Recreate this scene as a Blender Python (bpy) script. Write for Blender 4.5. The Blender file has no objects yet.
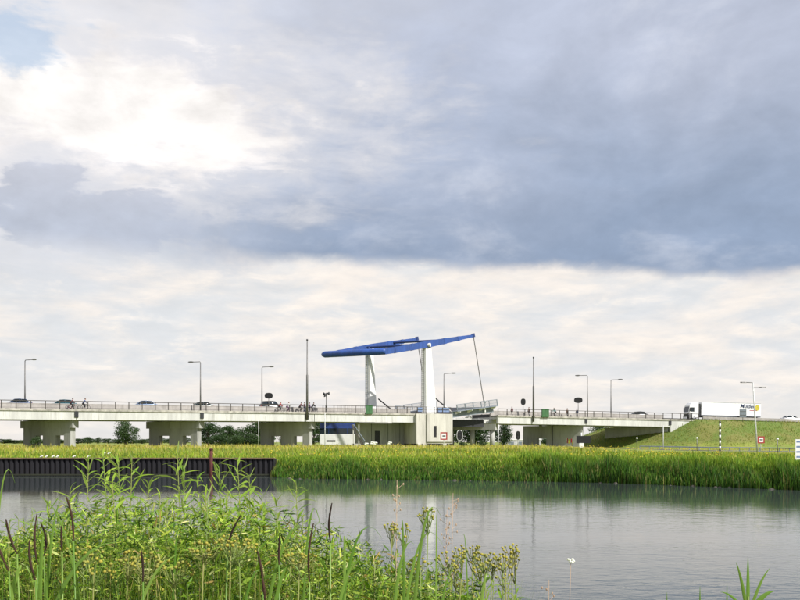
import bpy, math, random
import numpy as np
from mathutils import Vector, Matrix
random.seed(7); RNG = np.random.default_rng(11)
R_ = math.radians
S = bpy.context.scene
COL = S.collection

# ------------------------------------------------------------------ camera, sky, sun, exposure
EYE = 2.8; F = 858.0; HOR = 442.0          # eye height over water, focal length and horizon row in photo pixels
cam_d = bpy.data.cameras.new('camera'); cam = bpy.data.objects.new('camera', cam_d); COL.objects.link(cam)
cam.location = (0, 0, EYE); cam.rotation_euler = (R_(90), 0, 0)
cam_d.sensor_width = 36; cam_d.lens = 36 * F / 800; cam_d.shift_y = (HOR - 300) / 800
cam_d.clip_start = 0.1; cam_d.clip_end = 20000
S.camera = cam
SUN_AZ_VEC = Vector((0.83, -0.56)).normalized(); SUN_EL = R_(44)
sun_d = bpy.data.lights.new('sun', 'SUN'); sun = bpy.data.objects.new('sun', sun_d); COL.objects.link(sun)
sun_d.energy = 5.0; sun_d.angle = R_(0.6); sun_d.color = (1.0, 0.96, 0.90)
sdir = Vector((SUN_AZ_VEC.x * math.cos(SUN_EL), SUN_AZ_VEC.y * math.cos(SUN_EL), math.sin(SUN_EL)))
sun.rotation_euler = sdir.to_track_quat('Z', 'Y').to_euler()
S.view_settings.view_transform = 'Standard'; S.view_settings.look = 'None'
S.view_settings.exposure = 0.34; S.view_settings.gamma = 1.0; S.view_settings.use_curve_mapping = False

class NG:
    """small helper for node graphs"""
    def __init__(s, tree): s.t = tree; s.n = tree.nodes; s.l = tree.links
    def put(s, sock, v):
        if isinstance(v, bpy.types.NodeSocket): s.l.new(v, sock)
        else: sock.default_value = v
    def math(s, op, a, b=0.0, c=0.0, clamp=False):
        n = s.n.new('ShaderNodeMath'); n.operation = op; n.use_clamp = clamp
        s.put(n.inputs[0], a); s.put(n.inputs[1], b); s.put(n.inputs[2], c); return n.outputs[0]
    def smooth(s, v, a, b):
        n = s.n.new('ShaderNodeMapRange'); n.interpolation_type = 'SMOOTHSTEP'
        s.put(n.inputs['Value'], v); s.put(n.inputs['From Min'], a); s.put(n.inputs['From Max'], b)
        return n.outputs['Result']
    def mix(s, f, a, b, op='MIX'):
        n = s.n.new('ShaderNodeMix'); n.data_type = 'RGBA'; n.blend_type = op
        s.put(n.inputs[0], f); s.put(n.inputs[6], a if not isinstance(a, tuple) else (*a[:3], 1)); s.put(n.inputs[7], b if not isinstance(b, tuple) else (*b[:3], 1))
        return n.outputs[2]
    def noise(s, vec, scale, detail=4, rough=0.5, dist=0.0):
        n = s.n.new('ShaderNodeTexNoise')
        if vec is not None: s.l.new(vec, n.inputs['Vector'])
        n.inputs['Scale'].default_value = scale; n.inputs['Detail'].default_value = detail
        n.inputs['Roughness'].default_value = rough; n.inputs['Distortion'].default_value = dist
        return n.outputs['Fac']
    def xyz(s, x, y, z):
        n = s.n.new('ShaderNodeCombineXYZ'); s.put(n.inputs[0], x); s.put(n.inputs[1], y); s.put(n.inputs[2], z); return n.outputs[0]

def build_world():
    w = bpy.data.worlds.new('World'); S.world = w; w.use_nodes = True
    g = NG(w.node_tree); g.n.clear()
    out = g.n.new('ShaderNodeOutputWorld'); bg = g.n.new('ShaderNodeBackground'); bg.inputs['Strength'].default_value = 0.085
    g.l.new(bg.outputs[0], out.inputs[0])
    sky = g.n.new('ShaderNodeTexSky'); sky.sky_type = 'NISHITA'; sky.sun_disc = False
    sky.sun_elevation = SUN_EL; sky.sun_rotation = math.atan2(SUN_AZ_VEC.x, SUN_AZ_VEC.y)
    sky.air_density = 1.2; sky.dust_density = 2.0
    tc = g.n.new('ShaderNodeTexCoord'); sp = g.n.new('ShaderNodeSeparateXYZ'); g.l.new(tc.outputs['Generated'], sp.inputs[0])
    x, y, z = sp.outputs
    az = g.math('ARCTAN2', x, y); el = g.math('ARCSINE', z)
    D = tc.outputs['Generated']
    def off(v, d): 
        n = g.n.new('ShaderNodeVectorMath'); n.operation = 'ADD'; g.l.new(v, n.inputs[0]); n.inputs[1].default_value = d; return n.outputs[0]
    def c(n): return g.math('SUBTRACT', n, .5)
    def lin(*ts):
        r = None
        for v, k in ts:
            t = g.math('MULTIPLY', v, k); r = t if r is None else g.math('ADD', r, t)
        return r
    # direction stretched so that clouds lie flatter towards the horizon
    Dst = g.xyz(x, y, g.math('MULTIPLY', z, 1.9))
    Lg = (-.045, -.01, .075)                                  # towards the bright part of the sky
    n1 = g.noise(Dst, 3.0, 9, .58, .35); n1b = g.noise(off(Dst, Lg), 3.0, 9, .58, .35)
    n2 = g.noise(Dst, 10.0, 9, .60, .25); n2b = g.noise(off(Dst, tuple(k * .4 for k in Lg)), 10.0, 9, .60, .25)
    Dlow = g.xyz(x, y, g.math('MULTIPLY', z, 3.6))
    n3 = g.noise(Dlow, 5.0, 9, .58, .5); n4 = g.noise(Dlow, 15.0, 8, .62, .3); n4b = g.noise(off(Dlow, (-.01, 0, .035)), 15.0, 8, .62, .3)
    relief = lin((g.math('SUBTRACT', n1, n1b), .75), (g.math('SUBTRACT', n2, n2b), .55))     # billows lit from above left
    relief_low = lin((g.math('SUBTRACT', n4, n4b), .8), (g.math('SUBTRACT', n2, n2b), .3))
    c1, c2, c4 = c(n1), c(n2), c(n4)
    def K(c, k=10): return tuple(v * k for v in c)
    def shade(col, rel, k):
        f = g.math('ADD', 1.0, g.math('MULTIPLY', rel, k)); return g.mix(1.0, col, g.xyz(f, f, f), 'MULTIPLY')
    # --- low, pale layer near the horizon
    lowf = g.smooth(lin((n3, .66), (n4, .34)), .39, .63)
    low = g.mix(lowf, K((.72, .74, .765)), K((.90, .835, .775)))
    low = g.mix(g.math('MULTIPLY', g.smooth(n4, .52, .74), .5), low, K((.98, .90, .81)))
    low = g.mix(g.math('MULTIPLY', g.smooth(el, .12, .0), .5), low, K((.85, .80, .745)))
    low = shade(low, relief_low, .22)
    # --- grey-blue cloud deck, darkest along its base
    hi = g.smooth(g.math('ADD', el, g.math('MULTIPLY', c1, .22)), .19, .44)
    deck = g.mix(hi, K((.285, .36, .495)), K((.49, .535, .655)))
    thin = g.smooth(lin((az, 1.0), (c1, .55), (c2, .25), (el, -.35)), -.12, -.52)
    deck = g.mix(g.math('MULTIPLY', thin, .85), deck, K((.74, .745, .785)))
    wisp = g.smooth(lin((n1, .5), (n2, .5)), .50, .66)
    deck = g.mix(g.math('MULTIPLY', wisp, .40), deck, K((.64, .66, .72)))
    deck = shade(deck, relief, .62)
    edge = g.math('ADD', .194, g.math('MULTIPLY', g.math('COSINE', g.math('MULTIPLY', g.math('ADD', az, .06), 5.5)), .016))
    ev = g.math('ADD', g.math('SUBTRACT', el, edge), lin((c1, .05), (c2, .035)))
    width = g.math('ADD', .010, g.math('MULTIPLY', g.smooth(az, -.10, -.36), .045))
    n = g.n.new('ShaderNodeMapRange'); n.interpolation_type = 'SMOOTHSTEP'
    g.put(n.inputs['Value'], ev); g.put(n.inputs['From Min'], g.math('MULTIPLY', width, -1)); g.put(n.inputs['From Max'], width)
    col = g.mix(n.outputs['Result'], low, deck)
    def blob(a0, e0, ra, re, k1=.9, k2=.6, k4=.4):
        da = g.math('DIVIDE', g.math('SUBTRACT', az, a0), ra); de = g.math('DIVIDE', g.math('SUBTRACT', el, e0), re)
        d = g.math('SQRT', g.math('ADD', g.math('MULTIPLY', da, da), g.math('MULTIPLY', de, de)))
        return g.math('ADD', d, lin((c1, k1), (c2, k2), (c4, k4)))
    def ramp(v, a, b): return g.smooth(v, a, b)
    # --- bright break in the deck
    br = blob(-.335, .352, .21, .064, .6, 2.2, 1.5)
    lit = shade(g.mix(ramp(br, 1.0, .55), K((.86, .83, .83)), K((.97, .935, .91))), relief, 1.1)
    col = g.mix(g.math('MULTIPLY', ramp(br, 2.1, .95), .65), col, K((.80, .785, .80)))
    col = g.mix(ramp(br, 1.28, .80), col, lit)
    # blue gap
    gap = blob(-.430, .408, .072, .024, .9, 3.2, 2.6)
    col = g.mix(g.math('MULTIPLY', ramp(gap, 1.35, .45), .72), col, g.mix(.35, K((.56, .72, .93)), sky.outputs[0]))
    # --- grey cumulus in front of the break: crisp top, base fading into the haze
    dk = g.math('MINIMUM', blob(-.345, .240, .105, .032, .4, 2.4, 1.6), blob(-.388, .272, .046, .040, .3, 2.4, 1.6))
    cum = shade(g.mix(ramp(el, .22, .31), K((.47, .52, .63)), K((.56, .585, .67))), relief, .8)
    col = g.mix(g.math('MULTIPLY', g.math('MULTIPLY', ramp(dk, 1.14, .82), ramp(el, .192, .228)), .85), col, cum)
    g.l.new(col, bg.inputs['Color'])
build_world()

# ------------------------------------------------------------------ materials
MATS = {}
def new_mat(name):
    m = bpy.data.materials.new(name); m.use_nodes = True
    g = NG(m.node_tree); b = m.node_tree.nodes['Principled BSDF']; MATS[name] = m
    return m, g, b
def mat(name, c, rough=.6, metal=0.0, var=.15, scale=3.0, bump=0.0, c2=None, spec=None, streak=False, grime=0.0):
    m, g, b = new_mat(name)
    b.inputs['Roughness'].default_value = rough; b.inputs['Metallic'].default_value = metal
    if spec is not None: b.inputs['Specular IOR Level'].default_value = spec
    tc = g.n.new('ShaderNodeTexCoord')
    v = tc.outputs['Object']
    if streak:
        mp = g.n.new('ShaderNodeMapping'); mp.inputs['Scale'].default_value = (1, 1, .18); g.l.new(v, mp.inputs[0]); v = mp.outputs[0]
    nz = g.noise(v, scale, 7, .62)
    f = g.smooth(nz, .32, .70)
    d = c2 if c2 else tuple(k * (1 - var * 2) for k in c)
    b_c = g.mix(f, d, c)
    if grime:
        mp2 = g.n.new('ShaderNodeMapping'); mp2.inputs['Scale'].default_value = (1, 1, .10); g.l.new(tc.outputs['Object'], mp2.inputs[0])
        st = g.smooth(g.noise(mp2.outputs[0], 2.2, 6, .65), .50, .72)
        b_c = g.mix(g.math('MULTIPLY', st, grime), b_c, tuple(k * q for k, q in zip(c, (.48, .47, .43))))
        b_c = g.mix(g.math('MULTIPLY', g.smooth(g.noise(tc.outputs['Object'], 5.5, 6, .7), .52, .75), grime * .7), b_c, tuple(k * .6 for k in c))
    g.l.new(b_c, b.inputs['Base Color'])
    if bump:
        bp = g.n.new('ShaderNodeBump'); bp.inputs['Strength'].default_value = bump; bp.inputs['Distance'].default_value = .03
        g.l.new(g.noise(v, scale * 6, 5, .6), bp.inputs['Height']); g.l.new(bp.outputs[0], b.inputs['Normal'])
    return m
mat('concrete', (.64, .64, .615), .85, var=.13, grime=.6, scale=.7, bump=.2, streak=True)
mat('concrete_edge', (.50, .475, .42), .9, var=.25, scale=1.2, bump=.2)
mat('pier_concrete', (.40, .40, .38), .85, var=.12, grime=.6, scale=.5, bump=.2, streak=True)  # darker than the girder concrete, deck shade on the piers partly put into the colour
mat('block_concrete', (.58, .56, .505), .9, var=.16, grime=.6, scale=.6, bump=.3, streak=True)
mat('barrier', (.40, .375, .345), .85, grime=.5, var=.15, scale=.8)
mat('asphalt', (.055, .055, .058), .9, scale=5)
mat('path_grey', (.27, .26, .245), .9, scale=2)
mat('rail_steel', (.075, .066, .06), .5, .3, scale=4)
mat('lamp_steel', (.17, .165, .16), .5, .4, scale=3)
mat('pole_white', (.66, .67, .66), .5, scale=3)
mat('white_paint', (.80, .80, .79), .4, grime=.22, var=.04, scale=.8, streak=True)
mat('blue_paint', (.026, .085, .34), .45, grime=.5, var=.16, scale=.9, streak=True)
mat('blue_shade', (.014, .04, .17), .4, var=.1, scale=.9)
mat('grey_steel', (.25, .285, .33), .5, .2, scale=1.2, streak=True)
mat('dark_steel', (.035, .036, .042), .6, .2, scale=2)
mat('black', (.012, .012, .014), .5, scale=3)
mat('green_paint', (.05, .15, .055), .5, scale=2)
mat('red_paint', (.42, .04, .04), .5, scale=3)
mat('sign_white', (.82, .82, .82), .5, var=.03, scale=3)
mat('sign_blue', (.20, .28, .48), .5, scale=3)
mat('sheet_pile', (.020, .021, .028), .6, .2, scale=1.5, c2=(.018, .014, .014), streak=True, grime=.4)
mat('pile_algae', (.030, .034, .018), .7, scale=2)
mat('pile_cap', (.17, .11, .06), .85, scale=2, var=.3)
mat('rust', (.11, .024, .018), .8, scale=4, var=.25)
mat('stone', (.11, .10, .08), .9, scale=5, var=.3)
mat('bark', (.09, .07, .05), .9, scale=5)
mat('tyre', (.018, .018, .018), .8, scale=5)
mat('rim', (.5, .5, .52), .35, .7, scale=5)
mat('glass', (.02, .03, .038), .08, scale=1)
mat('lamp_glass', (.75, .75, .7), .2, scale=3)
mat('truck_white', (.84, .84, .84), .3, grime=.15, var=.02, scale=1)
mat('coach_white', (.78, .78, .76), .4, var=.05, scale=1)
mat('coach_blue', (.03, .06, .22), .35, scale=1)
mat('skin', (.55, .33, .24), .6, scale=6)
mat('hair', (.03, .02, .015), .8, scale=6)
mat('wood_stem', (.10, .075, .035), .8, scale=20)
mat('plaster', (.55, .55, .57), .9, scale=.5)
mat('yellow_paint', (.65, .55, .06), .5, scale=3)
CARC = {'navy': (.03, .06, .14), 'teal': (.05, .13, .16), 'silver_blue': (.22, .29, .42), 'grey_green': (.13, .16, .16),
        'charcoal': (.04, .045, .05), 'white': (.75, .75, .75)}
for k, c in CARC.items():
    m = mat('car_' + k, c, .25, .2, var=.03, scale=1)
for k, c in {'red': (.50, .04, .05), 'purple': (.13, .05, .12), 'blue': (.06, .12, .33), 'teal': (.06, .25, .24), 'black': (.02, .02, .025),
             'maroon': (.16, .025, .05), 'grey': (.2, .2, .22), 'jeans': (.05, .07, .14), 'white': (.7, .7, .7), 'lilac': (.30, .22, .36)}.items():
    mat('cloth_' + k, c, .9, scale=8)

def plant_mat(name, c, c2, back=None, transl=.35, rough=.42, objrand=True, attr=False):
    m, g, b = new_mat(name)
    out = m.node_tree.nodes['Material Output']
    if attr:
        a = g.n.new('ShaderNodeAttribute'); a.attribute_name = 'tint'; col = a.outputs['Color']
    else:
        oi = g.n.new('ShaderNodeObjectInfo')
        tc = g.n.new('ShaderNodeTexCoord')
        nz = g.noise(tc.outputs['Object'], 4, 3)
        f = g.math('ADD', g.math('MULTIPLY', oi.outputs['Random'], .75), g.math('MULTIPLY', nz, .25))
        col = g.mix(f, c, c2)
    if back:
        ge = g.n.new('ShaderNodeNewGeometry')
        col = g.mix(ge.outputs['Backfacing'], col, back)
    g.l.new(col, b.inputs['Base Color']); b.inputs['Roughness'].default_value = rough; b.inputs['Specular IOR Level'].default_value = .3
    if transl:
        tr = g.n.new('ShaderNodeBsdfTranslucent'); mx = g.n.new('ShaderNodeMixShader'); mx.inputs[0].default_value = transl
        g.l.new(g.mix(1.0, col, (1.25, 1.35, .6), 'MULTIPLY'), tr.inputs['Color'])
        g.l.new(b.outputs[0], mx.inputs[1]); g.l.new(tr.outputs[0], mx.inputs[2]); g.l.new(mx.outputs[0], out.inputs['Surface'])
    return m
plant_mat('blade', None, None, attr=True, transl=.25, rough=.6)
plant_mat('willow_leaf', (.10, .23, .014), (.34, .46, .055), back=(.36, .45, .16), transl=.4, rough=.45)
plant_mat('strap_leaf', (.09, .21, .025), (.26, .38, .08), transl=.3, rough=.35)
plant_mat('herb_leaf', (.08, .20, .012), (.28, .39, .045), transl=.4, rough=.5)
plant_mat('herb_stem', (.12, .19, .04), (.21, .20, .06), transl=0, rough=.6)
plant_mat('button_flower', (.36, .30, .04), (.20, .22, .05), transl=0, rough=.8)
plant_mat('reed_head', (.022, .013, .009), (.06, .030, .018), transl=0, rough=.9)
plant_mat('dry_stalk', (.36, .24, .17), (.45, .34, .22), transl=0, rough=.9)
plant_mat('white_petal', (.8, .8, .76), (.75, .75, .7), transl=.2, rough=.7)
plant_mat('ragwort', (.70, .52, .03), (.62, .55, .08), transl=0, rough=.8)
plant_mat('tree_leaf', (.025, .055, .015), (.05, .09, .025), transl=.2, rough=.5)

def ground_mat():
    m, g, b = new_mat('grass_ground')
    tc = g.n.new('ShaderNodeTexCoord')
    v = tc.outputs['Object']
    a = g.noise(v, .12, 6, .6); c = g.noise(v, .9, 6, .6); d = g.noise(v, 6, 4, .6)
    col = g.mix(g.smooth(a, .35, .65), (.13, .19, .026), (.22, .25, .04))
    col = g.mix(g.math('MULTIPLY', g.smooth(c, .48, .7), .6), col, (.24, .20, .07))
    col = g.mix(g.math('MULTIPLY', g.smooth(d, .5, .75), .5), col, (.05, .09, .015))
    sp = g.n.new('ShaderNodeSeparateXYZ'); g.l.new(v, sp.inputs[0])
    rough_turf = g.mix(g.smooth(g.noise(v, .22, 5, .6), .40, .62), (.11, .16, .024), (.165, .165, .04))
    col = g.mix(g.smooth(sp.outputs[2], 2.2, 3.2), col, rough_turf)
    col = g.mix(g.smooth(g.math('ADD', sp.outputs[1], g.math('MULTIPLY', c, 1.5)), 1.5, 3.0), col, g.mix(g.smooth(sp.outputs[1], 20.0, 30.0), (.045, .04, .025), col))  # near bank coloured dark, standing in for shade between the plants
    g.l.new(col, b.inputs['Base Color']); b.inputs['Roughness'].default_value = .95
    bp = g.n.new('ShaderNodeBump'); bp.inputs['Strength'].default_value = .8; bp.inputs['Distance'].default_value = .15
    g.l.new(g.noise(v, 4, 6, .7), bp.inputs['Height']); g.l.new(bp.outputs[0], b.inputs['Normal'])
ground_mat()
def water_mat():
    m, g, b = new_mat('water')
    b.inputs['Base Color'].default_value = (.045, .056, .056, 1); b.inputs['Roughness'].default_value = .05
    b.inputs['IOR'].default_value = 1.33; b.inputs['Specular IOR Level'].default_value = .5
    tc = g.n.new('ShaderNodeTexCoord')
    def layer(sx, sy, sc, det):
        mp = g.n.new('ShaderNodeMapping'); mp.inputs['Scale'].default_value = (sx, sy, 1); mp.inputs['Rotation'].default_value = (0, 0, R_(6))
        g.l.new(tc.outputs['Object'], mp.inputs[0]); return g.noise(mp.outputs[0], sc, det, .55, .3)
    a = layer(.7, 1.2, 3.4, 4); c = layer(.7, 1.1, 1.1, 3); e = layer(.03, .09, 1.0, 3)
    h = g.math('ADD', g.math('MULTIPLY', a, .6), g.math('MULTIPLY', c, .7))
    h = g.math('MULTIPLY', h, g.math('ADD', .35, g.math('MULTIPLY', g.smooth(e, .35, .65), .9)))
    bp = g.n.new('ShaderNodeBump'); bp.inputs['Strength'].default_value = .28; bp.inputs['Distance'].default_value = .06
    sx = g.n.new('ShaderNodeSeparateXYZ'); g.l.new(tc.outputs['Object'], sx.inputs[0])
    calm = g.math('ADD', .16, g.math('MULTIPLY', g.smooth(g.math('ADD', sx.outputs[1], g.math('MULTIPLY', e, 16.0)), 62.0, 20.0), .84))
    h = g.math('MULTIPLY', h, calm)
    g.l.new(h, bp.inputs['Height']); g.l.new(bp.outputs[0], b.inputs['Normal'])
water_mat()

# ------------------------------------------------------------------ mesh helpers
class MB:
    def __init__(s): s.v = []; s.f = []
    def add(s, vs, fs):
        k = len(s.v); s.v += [tuple(p) for p in vs]; s.f += [tuple(i + k for i in f) for f in fs]
    BF = [(0, 3, 2, 1), (4, 5, 6, 7), (0, 1, 5, 4), (1, 2, 6, 5), (2, 3, 7, 6), (3, 0, 4, 7)]
    def box(s, x0, x1, y0, y1, z0, z1):
        s.add([(x0, y0, z0), (x1, y0, z0), (x1, y1, z0), (x0, y1, z0), (x0, y0, z1), (x1, y0, z1), (x1, y1, z1), (x0, y1, z1)], MB.BF); return s
    def obox(s, o, a, b, c, ra, rb, rc):
        o, a, b, c = map(Vector, (o, a, b, c)); (a0, a1), (b0, b1), (c0, c1) = ra, rb, rc
        s.add([o + a * i + b * j + c * k for k in (c0, c1) for (i, j) in ((a0, b0), (a1, b0), (a1, b1), (a0, b1))], MB.BF); return s
    def hexa(s, lo, hi): s.add(list(lo) + list(hi), MB.BF); return s       # two quads, same winding
    def tube(s, pts, rad, n=8, cap=True):
        pts = [Vector(p) for p in pts]; rings = []
        if not hasattr(rad, '__len__'): rad = [rad] * len(pts)
        k = len(s.v); ref = None
        for i, p in enumerate(pts):
            d = (pts[min(i + 1, len(pts) - 1)] - pts[max(i - 1, 0)]).normalized()
            if ref is None: ref = Vector((1, 0, 0)) if abs(d.x) < .9 else Vector((0, 1, 0))
            a = (ref - d * ref.dot(d)).normalized(); b = d.cross(a); ref = a
            for j in range(n):
                t = 2 * math.pi * j / n; s.v.append(tuple(p + (a * math.cos(t) + b * math.sin(t)) * rad[i]))
        for i in range(len(pts) - 1):
            for j in range(n):
                a0 = k + i * n + j; a1 = k + i * n + (j + 1) % n; s.f.append((a0, a1, a1 + n, a0 + n))
        if cap:
            s.f.append(tuple(k + j for j in range(n))[::-1]); s.f.append(tuple(k + (len(pts) - 1) * n + j for j in range(n)))
        return s
    def loft(s, secs, cap=True):
        n = len(secs[0]); k = len(s.v)
        for sec in secs: s.v += [tuple(p) for p in sec]
        for i in range(len(secs) - 1):
            for j in range(n):
                a0 = k + i * n + j; a1 = k + i * n + (j + 1) % n; s.f.append((a0, a1, a1 + n, a0 + n))
        if cap:
            s.f.append(tuple(k + j for j in range(n))[::-1]); s.f.append(tuple(k + (len(secs) - 1) * n + j for j in range(n)))
        return s
    def prism(s, poly, axis_vec, o=(0, 0, 0)):
        o = Vector(o); a = Vector(axis_vec)
        s.loft([[Vector(p) + o for p in poly], [Vector(p) + o + a for p in poly]]); return s
    def ball(s, c, rx, ry=None, rz=None, nu=8, nv=5):
        ry = ry or rx; rz = rz or rx; secs = []
        for i in range(nv + 1):
            t = math.pi * (i / nv); t = min(max(t, .18), math.pi - .18)
            secs.append([(c[0] + rx * math.sin(t) * math.cos(2 * math.pi * j / nu), c[1] + ry * math.sin(t) * math.sin(2 * math.pi * j / nu), c[2] - rz * math.cos(t)) for j in range(nu)])
        s.loft(secs); return s
    def mesh(s, name):
        me = bpy.data.meshes.new(name); me.from_pydata(s.v, [], s.f); me.update(); return me
    def build(s, name, m, parent=None, smooth=False, world=True):
        if parent is not None and world:
            o = parent.location; g = parent
            if g.parent: o = g.parent.location + g.location
            s.v = [(p[0] - o[0], p[1] - o[1], p[2] - o[2]) for p in s.v]
        me = s.mesh(name); me.materials.append(MATS[m])
        if smooth: me.shade_smooth()
        ob = bpy.data.objects.new(name, me); COL.objects.link(ob); ob.parent = parent
        return ob
def tag(o, label=None, cat=None, group=None, kind=None):
    if label: o['label'] = label
    if cat: o['category'] = cat
    if group: o['group'] = group
    if kind: o['kind'] = kind
    return o
def root(name, label, cat, loc=(0, 0, 0), rz=0.0, group=None):
    o = bpy.data.objects.new(name, None); COL.objects.link(o); o.empty_display_size = .3
    o.location = loc; o.rotation_euler = (0, 0, rz); return tag(o, label, cat, group)
def put(name, me, parent, loc=(0, 0, 0), rot=(0, 0, 0), sc=(1, 1, 1)):
    o = bpy.data.objects.new(name, me); COL.objects.link(o); o.parent = parent
    o.location = loc; o.rotation_euler = rot; o.scale = sc if hasattr(sc, '__len__') else (sc,) * 3
    return o
def copy_tree(o, parent=None):
    c = o.copy(); COL.objects.link(c); c.parent = parent
    for ch in o.children: copy_tree(ch, c)
    return c
def P(px, py, depth): return Vector(((px - 400) * depth / F, depth, EYE + (HOR - py) * depth / F))
UP = Vector((0, 0, 1))

# ------------------------------------------------------------------ the road's course: straight over the bridge, easing round on the embankment
TH = R_(25.2); O0 = Vector((-58.65, 125.8)); UC = 98.0; RC = 130.0; TH1 = R_(6.5)
UE = UC + (TH - TH1) * RC
def path(u):
    if u <= UC: return O0 + Vector((math.cos(TH), math.sin(TH))) * u, TH
    a = O0 + Vector((math.cos(TH), math.sin(TH))) * UC; cen = a + Vector((math.sin(TH), -math.cos(TH))) * RC
    th = TH - (min(u, UE) - UC) / RC
    p = cen + Vector((-math.sin(th), math.cos(th))) * RC
    if u > UE: p = p + Vector((math.cos(th), math.sin(th))) * (u - UE)
    return p, th
def B2(u, v):
    p, th = path(u); return p + Vector((-math.sin(th), math.cos(th))) * v
def u_px(px, v=0.0):
    lo, hi = -120.0, 330.0
    for _ in range(50):
        m = (lo + hi) / 2; q = B2(m, v)
        if q.x / q.y * F + 400 < px: lo = m
        else: hi = m
    return lo
_m = [(0, 399.6), (100, 401.2), (200, 402.9), (300, 404.7), (400, 406.4), (495, 408.2), (600, 411.0), (690, 413.8), (800, 416.6)]
_uu = np.array([u_px(a) for a, _ in _m]); _rr = np.array([(HOR - b) * B2(u, 0).y / F for u, (_, b) in zip(_uu, _m)])
_pf = np.polyfit(_uu, _rr, 3)
def RT(u):                                        # height of the near railing's top
    uu = min(max(u, -25), 175); r = float(np.polyval(_pf, uu))
    if u < -25: r += (u + 25) * .012
    return EYE + r
W = 9.6
PV = Vector((-.9, .436)).normalized(); PN = Vector((PV.y * 1.0, -PV.x)) * 1.0      # skewed direction of piers, and its normal
def B(u, v, zr): q = B2(u, v); return Vector((q.x, q.y, RT(u) + zr))
def sweep(mb, u0, u1, prof, step=2.0):
    n = max(1, int(math.ceil((u1 - u0) / step))); secs = []
    for i in range(n + 1):
        u = u0 + (u1 - u0) * i / n; secs.append([B(u, v, z) for v, z in prof])
    mb.loft(secs); return mb
def rect(v0, v1, z0, z1): return [(v0, z0), (v1, z0), (v1, z1), (v0, z1)]

# ------------------------------------------------------------------ ground
U_AB = u_px(669); U_SL = u_px(693)
_su = np.arange(90, 330, .5); _sp = np.array([B2(u, 0)[:] for u in _su]); _st = np.array([path(u)[1] for u in _su]); _sr = np.array([RT(u) for u in _su])
SHX = np.array([-400, -10.45, -10.4, -7.7, 3.7, 13.8, 19.1, 23.3, 26.8, 40, 80, 200, 500]); SHY = np.array([71.5, 71.5, 69.3, 65.8, 63.2, 59.3, 54.6, 50, 46.5, 40, 36, 30, 20])
def sstep(a, b, x): t = np.clip((x - a) / (b - a), 0, 1); return t * t * (3 - 2 * t)
def wob(x, y, s=1.0): return (np.sin(x * .31 * s + 1.3) * np.cos(y * .23 * s + .4) + .6 * np.sin(x * .83 * s + y * .57 * s) + .4 * np.cos(x * 1.7 * s - y * 1.3 * s)) / 2
def land(x, y):
    x = np.asarray(x, float); y = np.asarray(y, float)
    s = y - np.interp(x, SHX, SHY) - np.where(x > -10, wob(x * 2, y * 0) * .5, 0)
    rightf = sstep(18, 55, x)
    plateau = 1.30 + .62 * sstep(78, 122, y) * (1 - .78 * rightf) + .07 * wob(x, y)
    plateau = plateau * (1 - .0 * rightf)
    soft = np.where(s < 0, np.maximum(-1.2, s * .8), plateau * sstep(-.2, 4.0, s))
    hard = np.where(s < .1, -1.2, plateau)
    far = np.where(x < -10.42, hard, soft)
    near_z = np.interp(y + .25 * wob(x, x * 0, 1.5), [-40, 1.5, 4.5, 6.8, 9.5], [1.3, 1.15, .55, .05, -1.2])
    z = np.where(y < 20, near_z, far)
    m = (x > 0) & (y > 95) & (y < 420)
    if m.any():
        xs, ys = x[m], y[m]; best = np.full(xs.shape, 1e9); bi = np.zeros(xs.shape, int)
        for k0 in range(0, len(_su), 40):
            d = (xs[:, None] - _sp[None, k0:k0 + 40, 0]) ** 2 + (ys[:, None] - _sp[None, k0:k0 + 40, 1]) ** 2
            j = d.argmin(1); dm = d[np.arange(len(xs)), j]; up = dm < best; best[up] = dm[up]; bi[up] = j[up] + k0
        th = _st[bi]; rx = xs - _sp[bi, 0]; ry = ys - _sp[bi, 1]
        v = -rx * np.sin(th) + ry * np.cos(th); u = _su[bi] + rx * np.cos(th) + ry * np.sin(th)
        dv = np.maximum(np.maximum(-1.1 - v, v - (W + 1.2)), 0); du = np.maximum((U_SL - .72 * np.clip(v, -8, W + 6) - u) * .80, 0)
        top = _sr[bi] - 1.32
        h = top - np.hypot(dv / 2.0, du / 1.6) + .12 * wob(xs * 2, ys * 2) * np.minimum(1, (dv + du) / 2)
        z[m] = np.maximum(z[m], h)
    return z
def build_ground():
    xs = np.concatenate([[-9000, -5000, -2500, -1200, -600, -350, -250, -190], np.arange(-160, -12, 2.0), np.arange(-12, 110, 1.0), np.arange(110, 230, 3.0), [260, 320, 400, 600, 1200, 2500, 5000, 9000]])
    xs = np.sort(np.concatenate([xs, [-10.44, -10.40, -9.9]]))
    ys = np.concatenate([[-3000, -800, -200, -60, -20], np.arange(-8, 12, .5), np.arange(12, 44, 4.0), np.arange(44, 71, 1.0), [71.2, 71.55, 71.65, 72, 73], np.arange(74, 250, 1.0), [255, 265, 280, 300, 340, 400, 500, 800, 1500, 3000, 6000, 9000]])
    X, Y = np.meshgrid(xs, ys); Z = land(X.ravel(), Y.ravel())
    nx, ny = len(xs), len(ys)
    idx = np.arange(nx * ny).reshape(ny, nx)
    q = np.stack([idx[:-1, :-1], idx[:-1, 1:], idx[1:, 1:], idx[1:, :-1]], -1).reshape(-1, 4)
    me = bpy.data.meshes.new('ground'); me.from_pydata(np.stack([X.ravel(), Y.ravel(), Z], -1).tolist(), [], q.tolist()); me.update(); me.shade_smooth()
    me.materials.append(MATS['grass_ground']); o = bpy.data.objects.new('ground', me); COL.objects.link(o); tag(o, 'grassy canal banks, meadow and road embankment', kind='structure')
    mb = MB(); mb.add([(-400, -2, 0), (400, -2, 0), (400, 75, 0), (-400, 75, 0)], [(0, 1, 2, 3)])
    tag(mb.build('water', 'water'), 'grey rippled canal water', kind='structure')
build_ground()
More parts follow.
